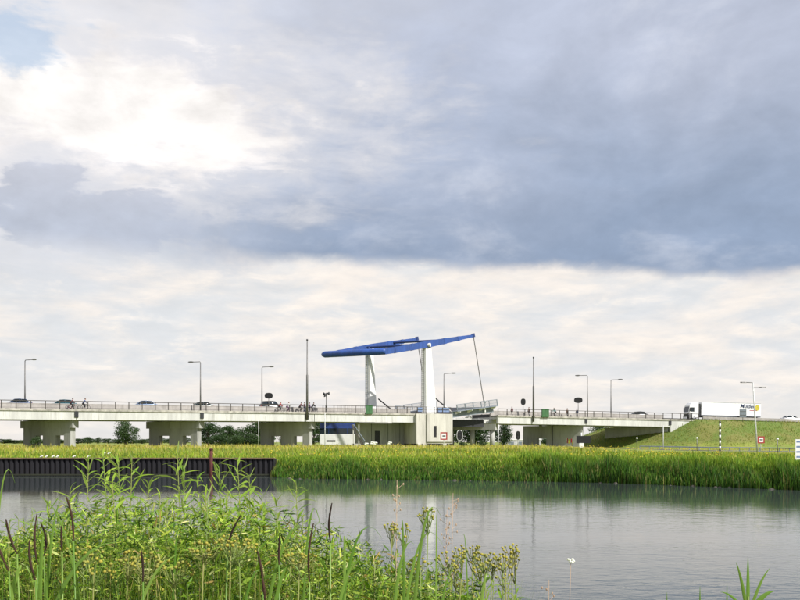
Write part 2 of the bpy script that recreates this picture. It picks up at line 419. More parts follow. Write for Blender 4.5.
def lz(x, y): return float(land([x], [y])[0])
# road under the embankment's foot
def build_roads():
    mb = MB(); pts = [(34, 128), (45, 122), (60, 117), (80, 113), (110, 110), (160, 108)]
    secs = []
    for (x, y) in pts:
        z0 = max(lz(x, y), lz(x, y + 2), lz(x, y + 4.5), lz(x, y - 1)) + .06
        secs.append([(x, y, z0 - .5), (x, y + 4.5, z0 - .5), (x, y + 4.5, z0), (x, y, z0)])
    mb.loft(secs); tag(mb.build('road', 'path_grey'), 'narrow grey service road along the foot of the embankment', kind='structure')
    mb = MB(); sweep(mb, U_AB, 250, rect(2.4, W - .2, -1.5, -1.0)); tag(mb.build('embankment_road', 'asphalt'), 'asphalt road on top of the embankment', kind='structure')
build_roads()

# ------------------------------------------------------------------ concrete bridge
def cross_u(v, u0): return u0 - .808 * v
def pier(parent, px_end, openings, cap=True, L=11.2, T=1.0, v0=.55, base_in=.55, name='pier'):
    """skewed wall pier; openings = list of (from, to) along the wall measured from its near end"""
    u0 = u_px(px_end - 3, v0); q = B2(u0, v0); zt = RT(u0) - 2.92; zb = lz(q.x, q.y) - .4
    o = Vector((q.x, q.y, 0)); a = Vector((*PV, 0)); n = Vector((*PN, 0))
    if n.y < 0: n = -n
    body = MB(); zo = zb + .4 + 1.9; zc = zt - 1.15 if cap else zt
    edges = [base_in] + [e for op in openings for e in op] + [L - base_in]
    for i in range(0, len(edges), 2): body.obox(o, a, n, UP, (edges[i], edges[i + 1]), (0, T), (zb, zo))
    body.obox(o, a, n, UP, (base_in, L - base_in), (0, T), (zo, zc))
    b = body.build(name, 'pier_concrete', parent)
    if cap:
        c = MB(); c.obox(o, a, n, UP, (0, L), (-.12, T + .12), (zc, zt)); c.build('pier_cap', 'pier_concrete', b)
    for k in (1.0, 3.4, 6.0, 8.6):
        if k < L:
            m = MB(); m.obox(o, a, n, UP, (k, k + .5), (T * .25, T * .75), (zt, zt + .06)); m.build('bearing', 'dark_steel', b)
    return b
def girder_span(parent, u0, u1):
    g = .06
    m = sweep(MB(), u0 + g, u1 - g, [(0, -2.86), (.55, -2.86), (.55, -1.56), (0, -1.56)]); s = m.build('girder', 'concrete', parent)
    for v in (2.3, 4.4, 6.5):
        sweep(MB(), u0 + g - .808 * v, u1 - g - .808 * v, rect(v, v + .6, -2.80, -2.02)).build('girder', 'concrete', parent)
    sweep(MB(), u0 + g - .808 * (W - .55), u1 - g - .808 * (W - .55), rect(W - .55, W, -2.86, -1.56)).build('girder', 'concrete', parent)
def build_bridge():
    q = B2(20, 0)
    br = root('road_bridge', 'long pale concrete road bridge on skewed wall piers beside the blue drawbridge', 'bridge', (q.x, q.y, lz(q.x, q.y)))
    jl = [u_px(p) for p in (-62, 76.5, 202, 314.5, 416.5)]; jr = [u_px(p) for p in (497.5, 586, 670)]
    for a, b in zip(jl[:-1], jl[1:]): girder_span(br, a, b)
    girder_span(br, -95, jl[0])
    for a, b in zip(jr[:-1], jr[1:]): girder_span(br, a, b)
    for a, b in ((-95, jl[-1] + .0), (jr[0], jr[-1])):
        sweep(MB(), a, b, rect(.551, W - .551, -2.0, -1.6)).build('deck_slab', 'concrete', br)
        sweep(MB(), a, b, rect(-.14, .42, -1.555, -1.24)).build('edge_beam', 'concrete_edge', br)
        sweep(MB(), a, b, rect(.421, 2.45, -1.598, -1.3)).build('cycle_path', 'path_grey', br)
        sweep(MB(), a, b, rect(2.9, W - .3, -1.597, -1.0)).build('carriageway', 'asphalt', br)
        sweep(MB(), a, b, [(2.452, -1.597), (2.898, -1.597), (2.75, -.32), (2.58, -.32)]).build('crash_barrier', 'barrier', br)
        sweep(MB(), a, b, [(W - .298, -1.555), (W + .12, -1.555), (W + .05, -.45), (W - .15, -.45)]).build('crash_barrier', 'barrier', br)
    # piers
    pier(br, 76, [(1.9, 3.7), (6.4, 8.0)]); pier(br, 203, [(1.9, 3.6), (6.4, 8.6)]); pier(br, 315, [(1.9, 3.7), (6.4, 8.4)])
    pier(br, -58, [(1.9, 3.7), (6.4, 8.0)])
    p4 = pier(br, 586, [(7.5, 9.3)], cap=False, L=12.6, base_in=.2)
    u0 = u_px(583, .55); qq = B2(u0, .55); o = Vector((qq.x, qq.y, 0)); a = Vector((*PV, 0)); n = Vector((*PN, 0)); n = n if n.y > 0 else -n
    m = MB(); m.tube([o + a * 6.2 - n * .12 + UP * lz(qq.x, qq.y), o + a * 6.2 - n * .12 + UP * (RT(u0) - 2.95)], .07); m.build('drain_pipe', 'dark_steel', p4)
    # colourful graffiti patch on this pier, as flat print
    for k, (c, s0, s1, z0, z1) in enumerate([('red_paint', 3.05, 3.25, .9, 1.9), ('yellow_paint', 2.6, 2.95, .8, 1.7), ('cloth_red', 2.2, 2.45, 1.0, 1.8), ('white_paint', 3.3, 3.45, 1.2, 2.0), ('yellow_paint', 2.0, 2.15, .5, 1.2)]):
        z = lz(qq.x, qq.y); m = MB(); m.obox(o, a, n, UP, (s0, s1), (-.012 - .004 * k, -.004), (z + z0, z + z1)); m.build('painted_mark', c, p4)
    # column pier beside the moving leaf
    u0 = u_px(494, .6); qq = B2(u0, .6); o = Vector((qq.x, qq.y, 0)); zg = lz(qq.x, qq.y) - .3; zt = RT(u0) - 2.92
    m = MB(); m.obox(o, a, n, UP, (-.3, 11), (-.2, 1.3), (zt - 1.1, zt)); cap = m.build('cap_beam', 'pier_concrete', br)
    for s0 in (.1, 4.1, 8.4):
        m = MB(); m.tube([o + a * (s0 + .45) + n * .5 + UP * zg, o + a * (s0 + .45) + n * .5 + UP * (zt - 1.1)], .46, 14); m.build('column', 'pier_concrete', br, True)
    # abutment and wing wall
    u0 = u_px(668, .6); qq = B2(u0, .6); o = Vector((qq.x, qq.y, 0)); zt = RT(u0)
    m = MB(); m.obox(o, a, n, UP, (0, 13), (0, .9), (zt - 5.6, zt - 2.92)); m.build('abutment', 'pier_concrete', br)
    sweep(MB(), u0 + .2, u_px(697), rect(-.05, .5, -6.2, -1.57)).build('wing_wall', 'concrete', br)
    sweep(MB(), u0 + .2, u_px(697), rect(-.14, .42, -1.555, -1.24)).build('edge_beam', 'concrete_edge', br)
    sweep(MB(), u0 + 9, 250, [(2.452, -1.597), (2.898, -1.597), (2.75, -.42), (2.58, -.42)]).build('crash_barrier', 'barrier', br)
    # slim joints' drain boxes
    for px in (76.5, 202, 307, 586, 670):
        u = u_px(px); m = MB(); m.obox(B(u, -.02, 0), (*(B2(u + 1, 0) - B2(u, 0)), 0), (*(B2(u, 1) - B2(u, 0)), 0), UP, (-.28, .28), (-.1, -.005), (-2.5, -1.60)); m.build('joint_box', 'dark_steel', br)
    # railing
    rl = bpy.data.objects.new('railing', None); COL.objects.link(rl); rl.parent = br; rl.location = (0, 0, 0)
    pm = MB().box(-.06, .06, -.045, .045, 0, 1.2).box(-.09, .09, -.09, .09, -.01, .03).mesh('post'); pm.materials.append(MATS['rail_steel'])
    ends = [(-80, jl[-1] + 0.2), (jr[0] + .2, u_px(699))]
    for a_, b_ in ends:
        n_ = int((b_ - a_) / 2.0)
        for i in range(n_ + 1):
            u = a_ + (b_ - a_) * i / n_; p, th = path(u); q3 = B(u, .12, -1.235)
            put('post', pm, rl, q3 - br.location, (0, 0, th))
        sweep(MB(), a_, b_, rect(.065, .175, -.095, 0)).build('top_rail', 'rail_steel', rl)
        sweep(MB(), a_, b_, rect(.10, .14, -1.10, -1.06)).build('lower_rail', 'rail_steel', rl)
        sweep(MB(), a_, b_, rect(.105, .135, -.56, -.53)).build('middle_rail', 'rail_steel', rl)
    m = MB()
    for a_, b_ in ((u_px(338), jl[-1]),):
        u = a_
        while u < b_:
            p, th = path(u); q3 = B(u, .12, 0); m.box(q3.x - .014, q3.x + .014, q3.y - .014, q3.y + .014, q3.z - 1.06, q3.z - .08); u += .25
    tag(m.build('baluster_infill', 'rail_steel', rl), kind='stuff')
    return br
bridge = build_bridge()

# ------------------------------------------------------------------ drawbridge
def build_drawbridge():
    VP = 1.0; Q = Vector((*PV, 0)) * 11.6; a = Vector((math.cos(TH), math.sin(TH), 0)); t = Vector((-math.sin(TH), math.cos(TH), 0)); p3 = Vector((*PV, 0))
    n = Vector((*PN, 0)); n = n if n.y > 0 else -n
    u0 = u_px(430, VP); q = B2(u0, VP)
    db = root('drawbridge', 'drawbridge with blue balance frame on two white pillars, leaf slightly raised', 'drawbridge', (q.x, q.y, lz(q.x, q.y)))
    def at(px, py, off=Vector((0, 0, 0))):
        u = u_px(px, VP); b = B2(u, VP); return P(px, py, b.y) + off
    # concrete block under the near pillar, and its twin under the far one
    ub0, ub1 = u_px(416.5, -.6), u_px(452.5, -.6); zt = RT(ub0) - 1.26
    zg = lz(*B2(ub0, -.6))
    o = Vector((*B2(ub0, -.6), 0)); Lb = ub1 - ub0
    m = MB(); m.obox(o, a, t, UP, (0, Lb), (0, W + 1.0), (zg + .55, zt)); blk = m.build('pier_block', 'block_concrete', db)
    m = MB(); m.obox(o, a, t, UP, (Lb * .27, Lb * .985), (-.25, -.001), (zg + .9, zt + .03)); m.build('facing_slab', 'block_concrete', blk)
    m = MB(); m.obox(o, a, t, UP, (.5, Lb - .5), (.7, W), (zg - .6, zg + .56)); m.build('plinth', 'dark_steel', blk)
    for s0 in (.25, 1.2, Lb - 2.0): 
        m = MB(); m.obox(o, a, t, UP, (s0, s0 + .7), (-.1, .7), (zg - .6, zg + .55)); m.build('plinth_leg', 'block_concrete', blk)
    us = u_px(435.2, -.85) - ub0
    m = MB(); m.obox(o, a, t, UP, (us - .26, us + .26), (-.262, -.252), (zt - 4.2, zt - 2.2)); m.build('window_slot', 'black', blk)
    m = MB()
    for k in (0, 1): m.obox(o, a, t, UP, (us - .32 + .58 * k, us - .26 + .58 * k), (-.29, -.252), (zt - 4.25, zt - 2.15))
    m.obox(o, a, t, UP, (us - .26, us + .26), (-.29, -.252), (zt - 4.25, zt - 4.201)).obox(o, a, t, UP, (us - .26, us + .26), (-.29, -.252), (zt - 2.199, zt - 2.15)); m.build('slot_frame', 'concrete_edge', blk)
    # retaining wall behind, under the left span
    ua = u_px(356.5, 4.6); o2 = Vector((*B2(ua, 4.6), 0))
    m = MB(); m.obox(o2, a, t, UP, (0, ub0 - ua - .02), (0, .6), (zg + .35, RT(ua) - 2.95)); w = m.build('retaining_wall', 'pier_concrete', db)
    m = MB(); m.obox(o2, a, t, UP, (3.6, 4.6), (-.02, -.004), (zg + .5, zg + 2.9)); m.build('door', 'dark_steel', w)
    for s0 in (2.9, 6.2, 8.6, 10.4): m = MB(); m.obox(o2, a, t, UP, (s0, s0 + .08), (-.015, -.003), (zg + .4, RT(ua) - 2.95)); m.build('panel_joint', 'dark_steel', w)
    # pillars
    piv = at(427.2, 344.5)
    for k, off in ((0, Vector()), (1, Q)):
        b0 = Vector((*B2(u_px(424, VP), VP), RT(u0) - 1.3)) + off; wb = u_px(436.5, VP) - u_px(424, VP)
        wb *= (.82, .56)[k]; zb = b0.z; zt2 = piv.z - .25; wt = wb * .52
        def sec(z, w_, d_): c = Vector((b0.x, b0.y, z)); return [c - p3 * -d_ * -1 + a * 0, c - p3 * d_ + a * w_, c + p3 * d_ + a * w_, c + p3 * d_]
        secs = []
        for f_ in (0, .12, .5, .85, 1):
            w_ = wb + (wt - wb) * (f_ if f_ > .12 else .06); secs.append(sec(zb + (zt2 - zb) * f_, w_, .46 - .10 * f_))
        m = MB(); m.loft(secs)
        pl = m.build('pillar', 'white_paint', db)
        m = MB(); c = b0 + a * (wb * .5) + UP * (-.02); m.obox(c, a, p3, UP, (-wb * .6, wb * .6), (-.9, .9), (0, .3)); m.build('foot_plate', 'concrete', pl)
        c = Vector((b0.x, b0.y, zt2)) + a * (wt * .5)
        m = MB(); m.tube([c - p3 * .75 + UP * .15, c + p3 * .75 + UP * .15], .34, 14); m.build('pivot_bearing', 'white_paint', pl)
        # ladder on the left side
        m = MB(); lx = b0 - a * .28
        for s in (-.25, .25): m.tube([lx + p3 * s, Vector((lx.x, lx.y, zt2 - .6)) + p3 * s], .035, 6)
        z = zb + .4
        while z < zt2 - .8: m.tube([Vector((lx.x, lx.y, z)) - p3 * .25, Vector((lx.x, lx.y, z)) + p3 * .25], .022, 5); z += .35
        m.build('ladder', 'grey_steel' if k else 'lamp_steel', pl)
        # drive rod to the leaf
        s_ = at(434.5, 397.5) + off; e_ = at(456, 415.5) + off
        m = MB(); m.tube([s_, s_ * .55 + e_ * .45], .13, 8); m.build('drive_cylinder', 'dark_steel', pl)
        m = MB(); m.tube([s_ * .55 + e_ * .45, e_], .15, 8); m.build('drive_rod', 'white_paint' if not k else 'dark_steel', pl)
    # balance frame
    tail, tip = at(384, 351.3), at(473.5, 335.3)
    dirv = (tip - tail).normalized(); side = p3
    for off in (Vector(), Q):
        st = [(0.0, .55, .42), (.18, .62, .42), (.48, .72, .42), (.62, .62, .38), (1.0, .27, .26)]
        nrm = dirv.cross(t).normalized(); nrm = nrm if nrm.z > 0 else -nrm
        secs = []
        for f_, h_, w_ in st:
            c = tail + (tip - tail) * f_ + off + nrm * (-.04)
            secs.append([c - t * w_ - nrm * h_, c + t * w_ - nrm * h_, c + t * w_ + nrm * h_ * .75, c - t * w_ + nrm * h_ * .75])
        m = MB(); m.loft(secs); am = m.build('balance_arm', 'blue_paint', db)
        for f_, hh, ww in ((.12, .60, .435), (.30, .68, .435), (.66, .60, .385), (.82, .45, .335)):
            m = MB(); m.obox(tail + (tip - tail) * f_ + off - nrm * .04, dirv, t, nrm, (-.2, .2), (-ww - .02, ww + .02), (-hh - .03, hh * .75 + .03)); m.build('splice_plate', 'blue_paint', am)
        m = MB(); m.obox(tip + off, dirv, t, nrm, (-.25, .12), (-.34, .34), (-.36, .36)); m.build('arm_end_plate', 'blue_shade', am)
        # hanger rod
    m = MB(); e = Vector(PV.to_3d()) * .55
    pts = [tail - e * .8 - dirv * .1 - UP * .05, tail - e * .3 - dirv * .1, tail + Q * .5 - dirv * .1, tail + Q + e - dirv * .1, tail + Q + e * 2 - dirv * .1]
    m.tube(pts, [.34, .58, .6, .58, .34], 18); m.build('counterweight', 'blue_paint', db, True)
    for f_, r_ in ((.42, .22), (.72, .2)):
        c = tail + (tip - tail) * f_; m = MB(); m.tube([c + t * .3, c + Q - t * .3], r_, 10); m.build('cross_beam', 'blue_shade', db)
    fr0, fr1 = tail + (tip - tail) * .03, tail + (tip - tail) * .22
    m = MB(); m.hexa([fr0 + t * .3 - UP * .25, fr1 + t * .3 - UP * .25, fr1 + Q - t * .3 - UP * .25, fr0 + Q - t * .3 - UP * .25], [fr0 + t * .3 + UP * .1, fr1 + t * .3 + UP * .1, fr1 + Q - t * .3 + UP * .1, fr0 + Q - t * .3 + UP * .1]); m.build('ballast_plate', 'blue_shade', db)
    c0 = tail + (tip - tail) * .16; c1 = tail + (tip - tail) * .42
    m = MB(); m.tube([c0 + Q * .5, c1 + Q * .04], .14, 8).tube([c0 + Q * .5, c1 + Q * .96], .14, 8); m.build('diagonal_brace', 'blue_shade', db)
    # leaf, hinged at its left end, lifted a few degrees
    VL = .1; uh = u_px(452.5, VL); h0 = Vector((*B2(uh, VL), RT(uh) - 1.9)); LL = u_px(494, VL) - uh
    ang = R_(7.6); la = a * math.cos(ang) + UP * math.sin(ang); lu = UP * math.cos(ang) - a * math.sin(ang); Ql = Vector((*PV, 0))
    WL = 11.6
    m = MB(); m.obox(h0, la, Ql, lu, (0, LL), (0, .35), (0, 1.1)); leaf = m.build('leaf', 'grey_steel', db)
    m = MB(); m.obox(h0, la, Ql, lu, (0, LL), (WL - .35, WL), (0, 1.1)); m.build('main_girder', 'grey_steel', leaf)
    m = MB(); m.obox(h0, la, Ql, lu, (0, LL), (.351, WL - .351), (.75, 1.0)); m.build('deck_plate', 'dark_steel', leaf)
    for i in range(6):
        m = MB(); s0 = .3 + i * (LL - .9) / 5; m.obox(h0, la, Ql, lu, (s0, s0 + .25), (.352, WL - .352), (.1, .749)); m.build('cross_girder', 'dark_steel', leaf)
    for s0 in np.linspace(.7, LL - .5, 4):      # outrigger brackets of the footway
        m = MB(); c = h0 + la * float(s0); m.add([c + lu * .55, c + lu * 1.1, c - Ql * 1.0 + lu * 1.1, c - Ql * 1.0 + lu * .95, c + la * .14 + lu * .55, c + la * .14 + lu * 1.1, c + la * .14 - Ql * 1.0 + lu * 1.1, c + la * .14 - Ql * 1.0 + lu * .95], MB.BF); m.build('bracket', 'white_paint', leaf)
    m = MB(); m.obox(h0, la, Ql, lu, (.1, LL - .02), (-1.05, -.001), (1.102, 1.22)); m.build('footway', 'grey_steel', leaf)
    for base, wv in ((-1.0, 0), (WL - .1, 1)):
        m = MB(); m.obox(h0, la, Ql, lu, (.1, LL), (base, base + .09), (2.32, 2.42)); tr = m.build('leaf_top_rail', 'grey_steel', leaf)
        m = MB(); m.obox(h0, la, Ql, lu, (.1, LL), (base + .02, base + .06), (1.75, 1.80)); m.build('leaf_middle_rail', 'grey_steel', leaf)
        for s0 in np.linspace(.15, LL - .1, 6):
            m = MB(); m.obox(h0, la, Ql, lu, (float(s0), float(s0) + .1), (base - .01, base + .10), (1.221, 2.319)); m.build('leaf_post', 'grey_steel', leaf)
        m = MB()
        for s0 in np.arange(.3, LL - .1, .16): m.obox(h0, la, Ql, lu, (float(s0), float(s0) + .035), (base + .03, base + .05), (1.221, 2.319))
        tag(m.build('leaf_baluster_infill', 'grey_steel', leaf), kind='stuff')
    for vv in (2.0, 5.0, 8.0):  # added dark beams standing in for the shade beneath the leaf
        ob_ = Vector((*B2(uh, vv), RT(uh)))
        m = MB(); m.obox(ob_, a, t, UP, (-.808 * vv * .6, LL - .8 * vv * .8 + .2), (0, .4), (-3.5, -2.15)); m.build('shade_girder', 'dark_steel', db)
    # hanger rods
    lb = h0 + la * (LL - 2.2) - Ql * .35 + lu * .75
    for off in (Vector(), Q):
        e0 = tip + off - UP * .2; e1 = lb + off + UP * .1
        m = MB(); m.tube([e0, e1], .085, 8); hr = m.build('hanger_rod', 'lamp_steel', db)
        m = MB(); m.tube([e1 - UP * .6, e1 + UP * 1.6], .17, 8); m.build('rod_socket', 'white_paint', hr)
    return db
drawbridge = build_drawbridge()

# railing in front of the pillar on the block
def block_railing():
    u0, u1 = u_px(417.5, -.5), u_px(451, -.5); q = B2(u0, -.5); zb = RT(u0) - 1.26
    r = root('handrail', 'short steel handrail on top of the concrete drawbridge block', 'railing', (q.x, q.y, zb), TH)
    L = u1 - u0
    for i in range(5):
        MB().box(i * L / 4 - .045, i * L / 4 + .045, -.04, .04, 0.03, 1.2).build('post', 'rail_steel', r, world=False)
    for z in (.3, .75, 1.2): MB().box(0.05, L, -.03, .03, z, z + .06).build('rail', 'rail_steel', r, world=False)
    for x0, x1 in ((.1, 1.0), (L - 2.6, L - .3)): MB().box(x0, x1, .05, .08, .3, 1.15).build('panel', 'sign_blue', r, world=False)
block_railing()

# ------------------------------------------------------------------ lamps, masts, signals, signs
def lamp(px, top, v, side, label, ustart=-1.24, arm=1.7):
    u = u_px(px, v); q = B2(u, v); zt = P(px, top, q.y).z; zb = RT(u) + ustart
    r = root('street_lamp', label, 'street lamp', (q.x, q.y, zb), 0, 'street lamps along the bridge road')
    H = zt - zb; d = (PV if side < 0 else -PV).to_3d()
    MB().tube([(0, 0, 0), (0, 0, H * .35), (0, 0, H - .15)], [.13, .11, .07], 10).build('pole', 'lamp_steel', r, True, world=False)
    MB().tube([(0, 0, H - .16), Vector((0, 0, H - .02)) + d * .12, Vector((0, 0, H)) + d * arm], .055, 8).build('arm', 'lamp_steel', r, True, world=False)
    a = d; b = UP.cross(a); o = Vector((0, 0, H)) + d * arm
    m = MB(); m.loft([[o + a * x_ - b * w_ + UP * z0, o + a * x_ + b * w_ + UP * z0, o + a * x_ + b * w_ * .8 + UP * z1, o + a * x_ - b * w_ * .8 + UP * z1] for x_, w_, z0, z1 in ((-.2, .08, -.05, .08), (.1, .17, -.09, .12), (.55, .17, -.08, .11), (.8, .08, -.03, .05))])
    hd = m.build('lamp_head', 'lamp_steel', r, world=False)
    MB().obox(o, a, b, UP, (.1, .55), (-.12, .12), (-.115, -.092)).build('lamp_lens', 'lamp_glass', hd, world=False)
    MB().box(-.22, .22, -.22, .22, -.02, .05).build('base_plate', 'lamp_steel', r, world=False)
lamp(25, 360, W - .45, 1, 'leftmost street lamp on the bridge, head pointing right')
lamp(200.5, 361.5, .75, -1, 'street lamp on the bridge left of the tall bare mast, head pointing left')
lamp(262, 367, W - .45, 1, 'street lamp just left of the tall bare mast, head pointing right')
lamp(444, 373.5, W - .45, 1, 'street lamp right beside the white drawbridge pillar')
lamp(587.5, 375.2, .75, -1, 'street lamp right of the drawbridge with head pointing left')
lamp(611, 379.8, W - .45, 1, 'street lamp right of the drawbridge with head pointing right')

def mast(px, top, v, label):
    u = u_px(px, v); q = B2(u, v); zt = P(px, top, q.y).z; zb = RT(u) - 2.4
    r = root('mast', label, 'mast', (q.x, q.y, zb)); H = zt - zb
    MB().tube([(0, 0, 0), (0, 0, H * .56), (0, 0, H * .57), (0, 0, H)], [.19, .17, .11, .085], 10).build('shaft', 'lamp_steel', r, True, world=False)
    MB().tube([(0, 0, H), (0, 0, H + .12), (0, 0, H + .32)], [.085, .16, .13], 8).build('camera_dome', 'dark_steel', r, True, world=False)
    for z in (.3, .9): MB().box(-.26, .26, -.05, .30, z, z + .14).build('bracket', 'dark_steel', r, world=False)
mast(307.2, 341, -.30, 'tall bare grey mast standing on the left bridge span')
mast(533.5, 358.5, -.30, 'tall bare grey mast on the span right of the drawbridge')

def oval(mb, c, ax, rx, rz, nrm, th, n=20, ex=2.6):
    pts = []
    for i in range(n):
        t = 2 * math.pi * i / n; x = math.copysign(abs(math.cos(t)) ** (2 / ex), math.cos(t)) * rx; z = math.copysign(abs(math.sin(t)) ** (2 / ex), math.sin(t)) * rz
        pts.append(Vector(c) + Vector(ax) * x + UP * z)
    mb.prism(pts, Vector(nrm) * th); return mb
def signal(px, py, rx_px, rz_px, depth_v, label, on_bridge=True, border=False, depth=None, base=None, lights=0, name='signal_board'):
    if on_bridge:
        u = u_px(px, depth_v); q = B2(u, depth_v); zb = RT(u) - 1.24; d = q.y
    else:
        d = depth; q = P(px, py, d); zb = lz(q.x, q.y) - .1
    c = P(px, py, d); s = d / F
    r = root(name, label, 'traffic signal', (c.x, c.y, zb)); c = Vector((0, 0, c.z - zb)); ax = (1, 0, 0)
    MB().tube([(0, .06, 0), (0, .06, c.z + rz_px * s * .5)], .06, 8).build('post', 'pole_white' if not on_bridge else 'lamp_steel', r, True, world=False)
    m = oval(MB(), c + Vector((0, -.02, 0)), ax, rx_px * s, rz_px * s, (0, 1, 0), .05); bd = m.build('board', 'black', r, world=False)
    if border:
        m = oval(MB(), c, ax, rx_px * s * 1.17, rz_px * s * 1.09, (0, 1, 0), .029); m.build('border', 'sign_white', bd, world=False)
    for k in range(lights):
        z = (k - (lights - 1) / 2) * rz_px * s * .62
        m = MB(); cc = c + Vector((0, -.10, z)); m.tube([cc, cc + Vector((0, .079, 0))], .11, 12); m.build('lamp_hood', 'dark_steel', bd, world=False)
signal(268.7, 395.7, 4.1, 2.9, 3.6, 'wide black oval signal board on a post above the grey car')
signal(578.3, 400.2, 4.2, 2.8, 3.6, 'wide black oval signal board left of the lamp right of the drawbridge')
signal(523.2, 401.8, 2.4, 3.2, 3.0, 'small upright black oval signal board beside the right mast')
signal(459.8, 435.3, 2.6, 4.9, 0, 'upright black oval shipping signal with white border below the raised leaf', False, True, 134, lights=3)
signal(518, 435.4, 2.2, 4.4, 0, 'upright plain black oval shipping signal right of the raised leaf', False, False, 134, lights=2)

def horn_post():
    u = u_px(326.3, .5); q = B2(u, .5); zb = RT(u) - 1.24
    r = root('loudspeaker_post', 'short dark post with loudspeaker horns on the bridge railing', 'loudspeaker', (q.x, q.y, zb)); z = P(326, 394.5, q.y).z - zb
    MB().tube([(0, 0, 0), (0, 0, 1.3), (0, 0, 1.31), (0, 0, z + .3)], [.16, .16, .07, .06], 8).build('post', 'lamp_steel', r, world=False)
    for dx, dz in ((-1, .1), (1, .15), (-.6, -.25)):
        MB().tube([(0, -.05, z + dz), (dx * .2, -.1, z + dz), (dx * .5, -.2, z + dz + .03)], [.07, .11, .26], 12).build('horn', 'dark_steel', r, True, world=False)
horn_post()
def cabinet(px0, px1, label):
    u0, u1 = u_px(px0, .0), u_px(px1, .0); q = B2(u0, 0); p, th = path(u0); zb = RT(u0) - 1.5
    r = root('control_cabinet', label, 'cabinet', (q.x, q.y, zb), th); L = u1 - u0
    MB().box(0, L, -.36, -.16, .05, 1.55).build('housing', 'green_paint', r, world=False)
    MB().box(-.04, L + .04, -.42, -.159, 1.551, 1.62).build('lid', 'green_paint', r, world=False)
    MB().box(.06, L * .5 - .01, -.385, -.361, .15, 1.48).build('door', 'green_paint', r, world=False)
    MB().box(L * .5 + .01, L - .06, -.385, -.361, .15, 1.48).build('door', 'green_paint', r, world=False)
cabinet(365.2, 371.8, 'green cabinet on the railing at the foot of the far white pillar')
cabinet(541, 548, 'green cabinet on the railing right of the second mast')

def sign_ship(px, py, depth, label, w=7.0, h=7.6, bar='red_paint', post=True, on=None):
    c = P(px, py, depth); s = depth / F; zb = lz(c.x, c.y) - .1 if on is None else on
    r = root('shipping_sign', label, 'sign', (c.x, c.y, zb)); z = c.z - zb; hw, hh = w * s / 2, h * s / 2
    MB().tube([(0, .08, 0), (0, .08, z + hh * .8)], .05, 8).build('post', 'pole_white', r, True, world=False)
    b = MB().box(-hw, hw, -.02, .02, z - hh, z + hh).build('panel', 'sign_white', r, world=False)
    f = .17 * 2 * hw; m = MB()
    m.box(-hw, hw, -.03, -.0201, z + hh - f, z + hh).box(-hw, hw, -.03, -.0201, z - hh, z - hh + f).box(-hw, -hw + f, -.03, -.0201, z - hh + f, z + hh - f).box(hw - f, hw, -.03, -.0201, z - hh + f, z + hh - f)
    m.build('red_border', 'red_paint', b, world=False)
    MB().box(-hw * .38, hw * .5, -.03, -.0201, z - hh * .14, z + hh * .16).build('bar', bar, b, world=False)
sign_ship(443.8, 436, 140, 'red framed white shipping sign in front of the concrete block', bar='black')
sign_ship(761, 439.8, 108, 'red framed white sign beside the tall white lamp pole', 7, 7, bar='black')

def double_lamp():
    d = 110; b = P(757.3, 456, d); zb = lz(b.x, b.y) - .05
    r = root('double_street_lamp', 'tall white lamp pole with two arms in front of the embankment', 'street lamp', (b.x, b.y, zb)); H = P(753, 382.5, d).z - zb; s = d / F
    lean = -4.3 * s
    MB().tube([(0, 0, 0), (lean * .5, 0, H * .5), (lean, 0, H)], [.12, .10, .07], 10).build('pole', 'pole_white', r, True, world=False)
    for dx, z in ((-1, H), (1, H - 5 * s)):
        l0 = lean * z / H
        MB().tube([(l0, 0, z - .1), (l0 + dx * .1, 0, z), (l0 + dx * 8 * s, 0, z + .02)], .045, 8).build('arm', 'lamp_steel', r, True, world=False)
        x0 = l0 + dx * 8 * s
        h = MB().loft([[(x0 + dx * x_, -w_, z - .05), (x0 + dx * x_, w_, z - .05), (x0 + dx * x_, w_ * .7, z + .09), (x0 + dx * x_, -w_ * .7, z + .09)] for x_, w_ in ((-.2, .07), (.05, .15), (.4, .14), (.6, .06))]).build('lamp_head', 'lamp_steel', r, world=False)
double_lamp()
def back_sign():
    u = u_px(743, -1.6); q = B2(u, -1.6); c = P(743, 413.2, q.y); zb = lz(q.x, q.y) - .1; s = q.y / F
    r = root('road_sign', 'grey square road sign seen from behind before the trailer', 'sign', (q.x, q.y, zb)); z = c.z - zb
    MB().tube([(0, .07, 0), (0, .07, z + .5)], .06, 8).build('post', 'lamp_steel', r, True, world=False)
    p = MB().box(-3.4 * s, 3.4 * s, -.02, .02, z - 4 * s, z + 4 * s).build('panel', 'grey_steel', r, world=False)
    for dz in (-1.8, 1.8): MB().box(-3 * s, 3 * s, -.05, -.021, z + dz * s - .04, z + dz * s + .04).build('stiffener', 'lamp_steel', p, world=False)
back_sign()
def striped_pole():
    d = 120; b = P(720, 447, d); zb = lz(b.x, b.y) - .05; zt = P(719, 421, d).z - zb
    r = root('striped_marker_pole', 'black and white banded marker pole in front of the embankment', 'pole', (b.x, b.y, zb)); n = 11
    for i in range(n):
        MB().tube([(0, 0, zt * i / n), (0, 0, zt * (i + 1) / n)], .13, 10).build('band', ('sign_white', 'black')[i % 2 == 0] if i else 'black', r, True, world=False)
    MB().box(-.25, .25, -.25, .25, -.1, .18).build('foot', 'stone', r, world=False)
striped_pole()
def small_post(px, top, label, d=118, head=True, w=.05):
    b = P(px, 448, d); zb = lz(b.x, b.y) - .05; zt = P(px, top, d).z - zb
    r = root('marker_post', label, 'post', (b.x, b.y, zb))
    MB().tube([(0, 0, 0), (0, 0, zt)], w, 8).build('post', 'lamp_steel' if head else 'pole_white', r, True, world=False)
    if head: MB().tube([(0, 0, zt - .05), (0, 0, zt + .05), (0, 0, zt + .2)], [.10, .15, .08], 10).build('cap', 'sign_white', r, True, world=False)
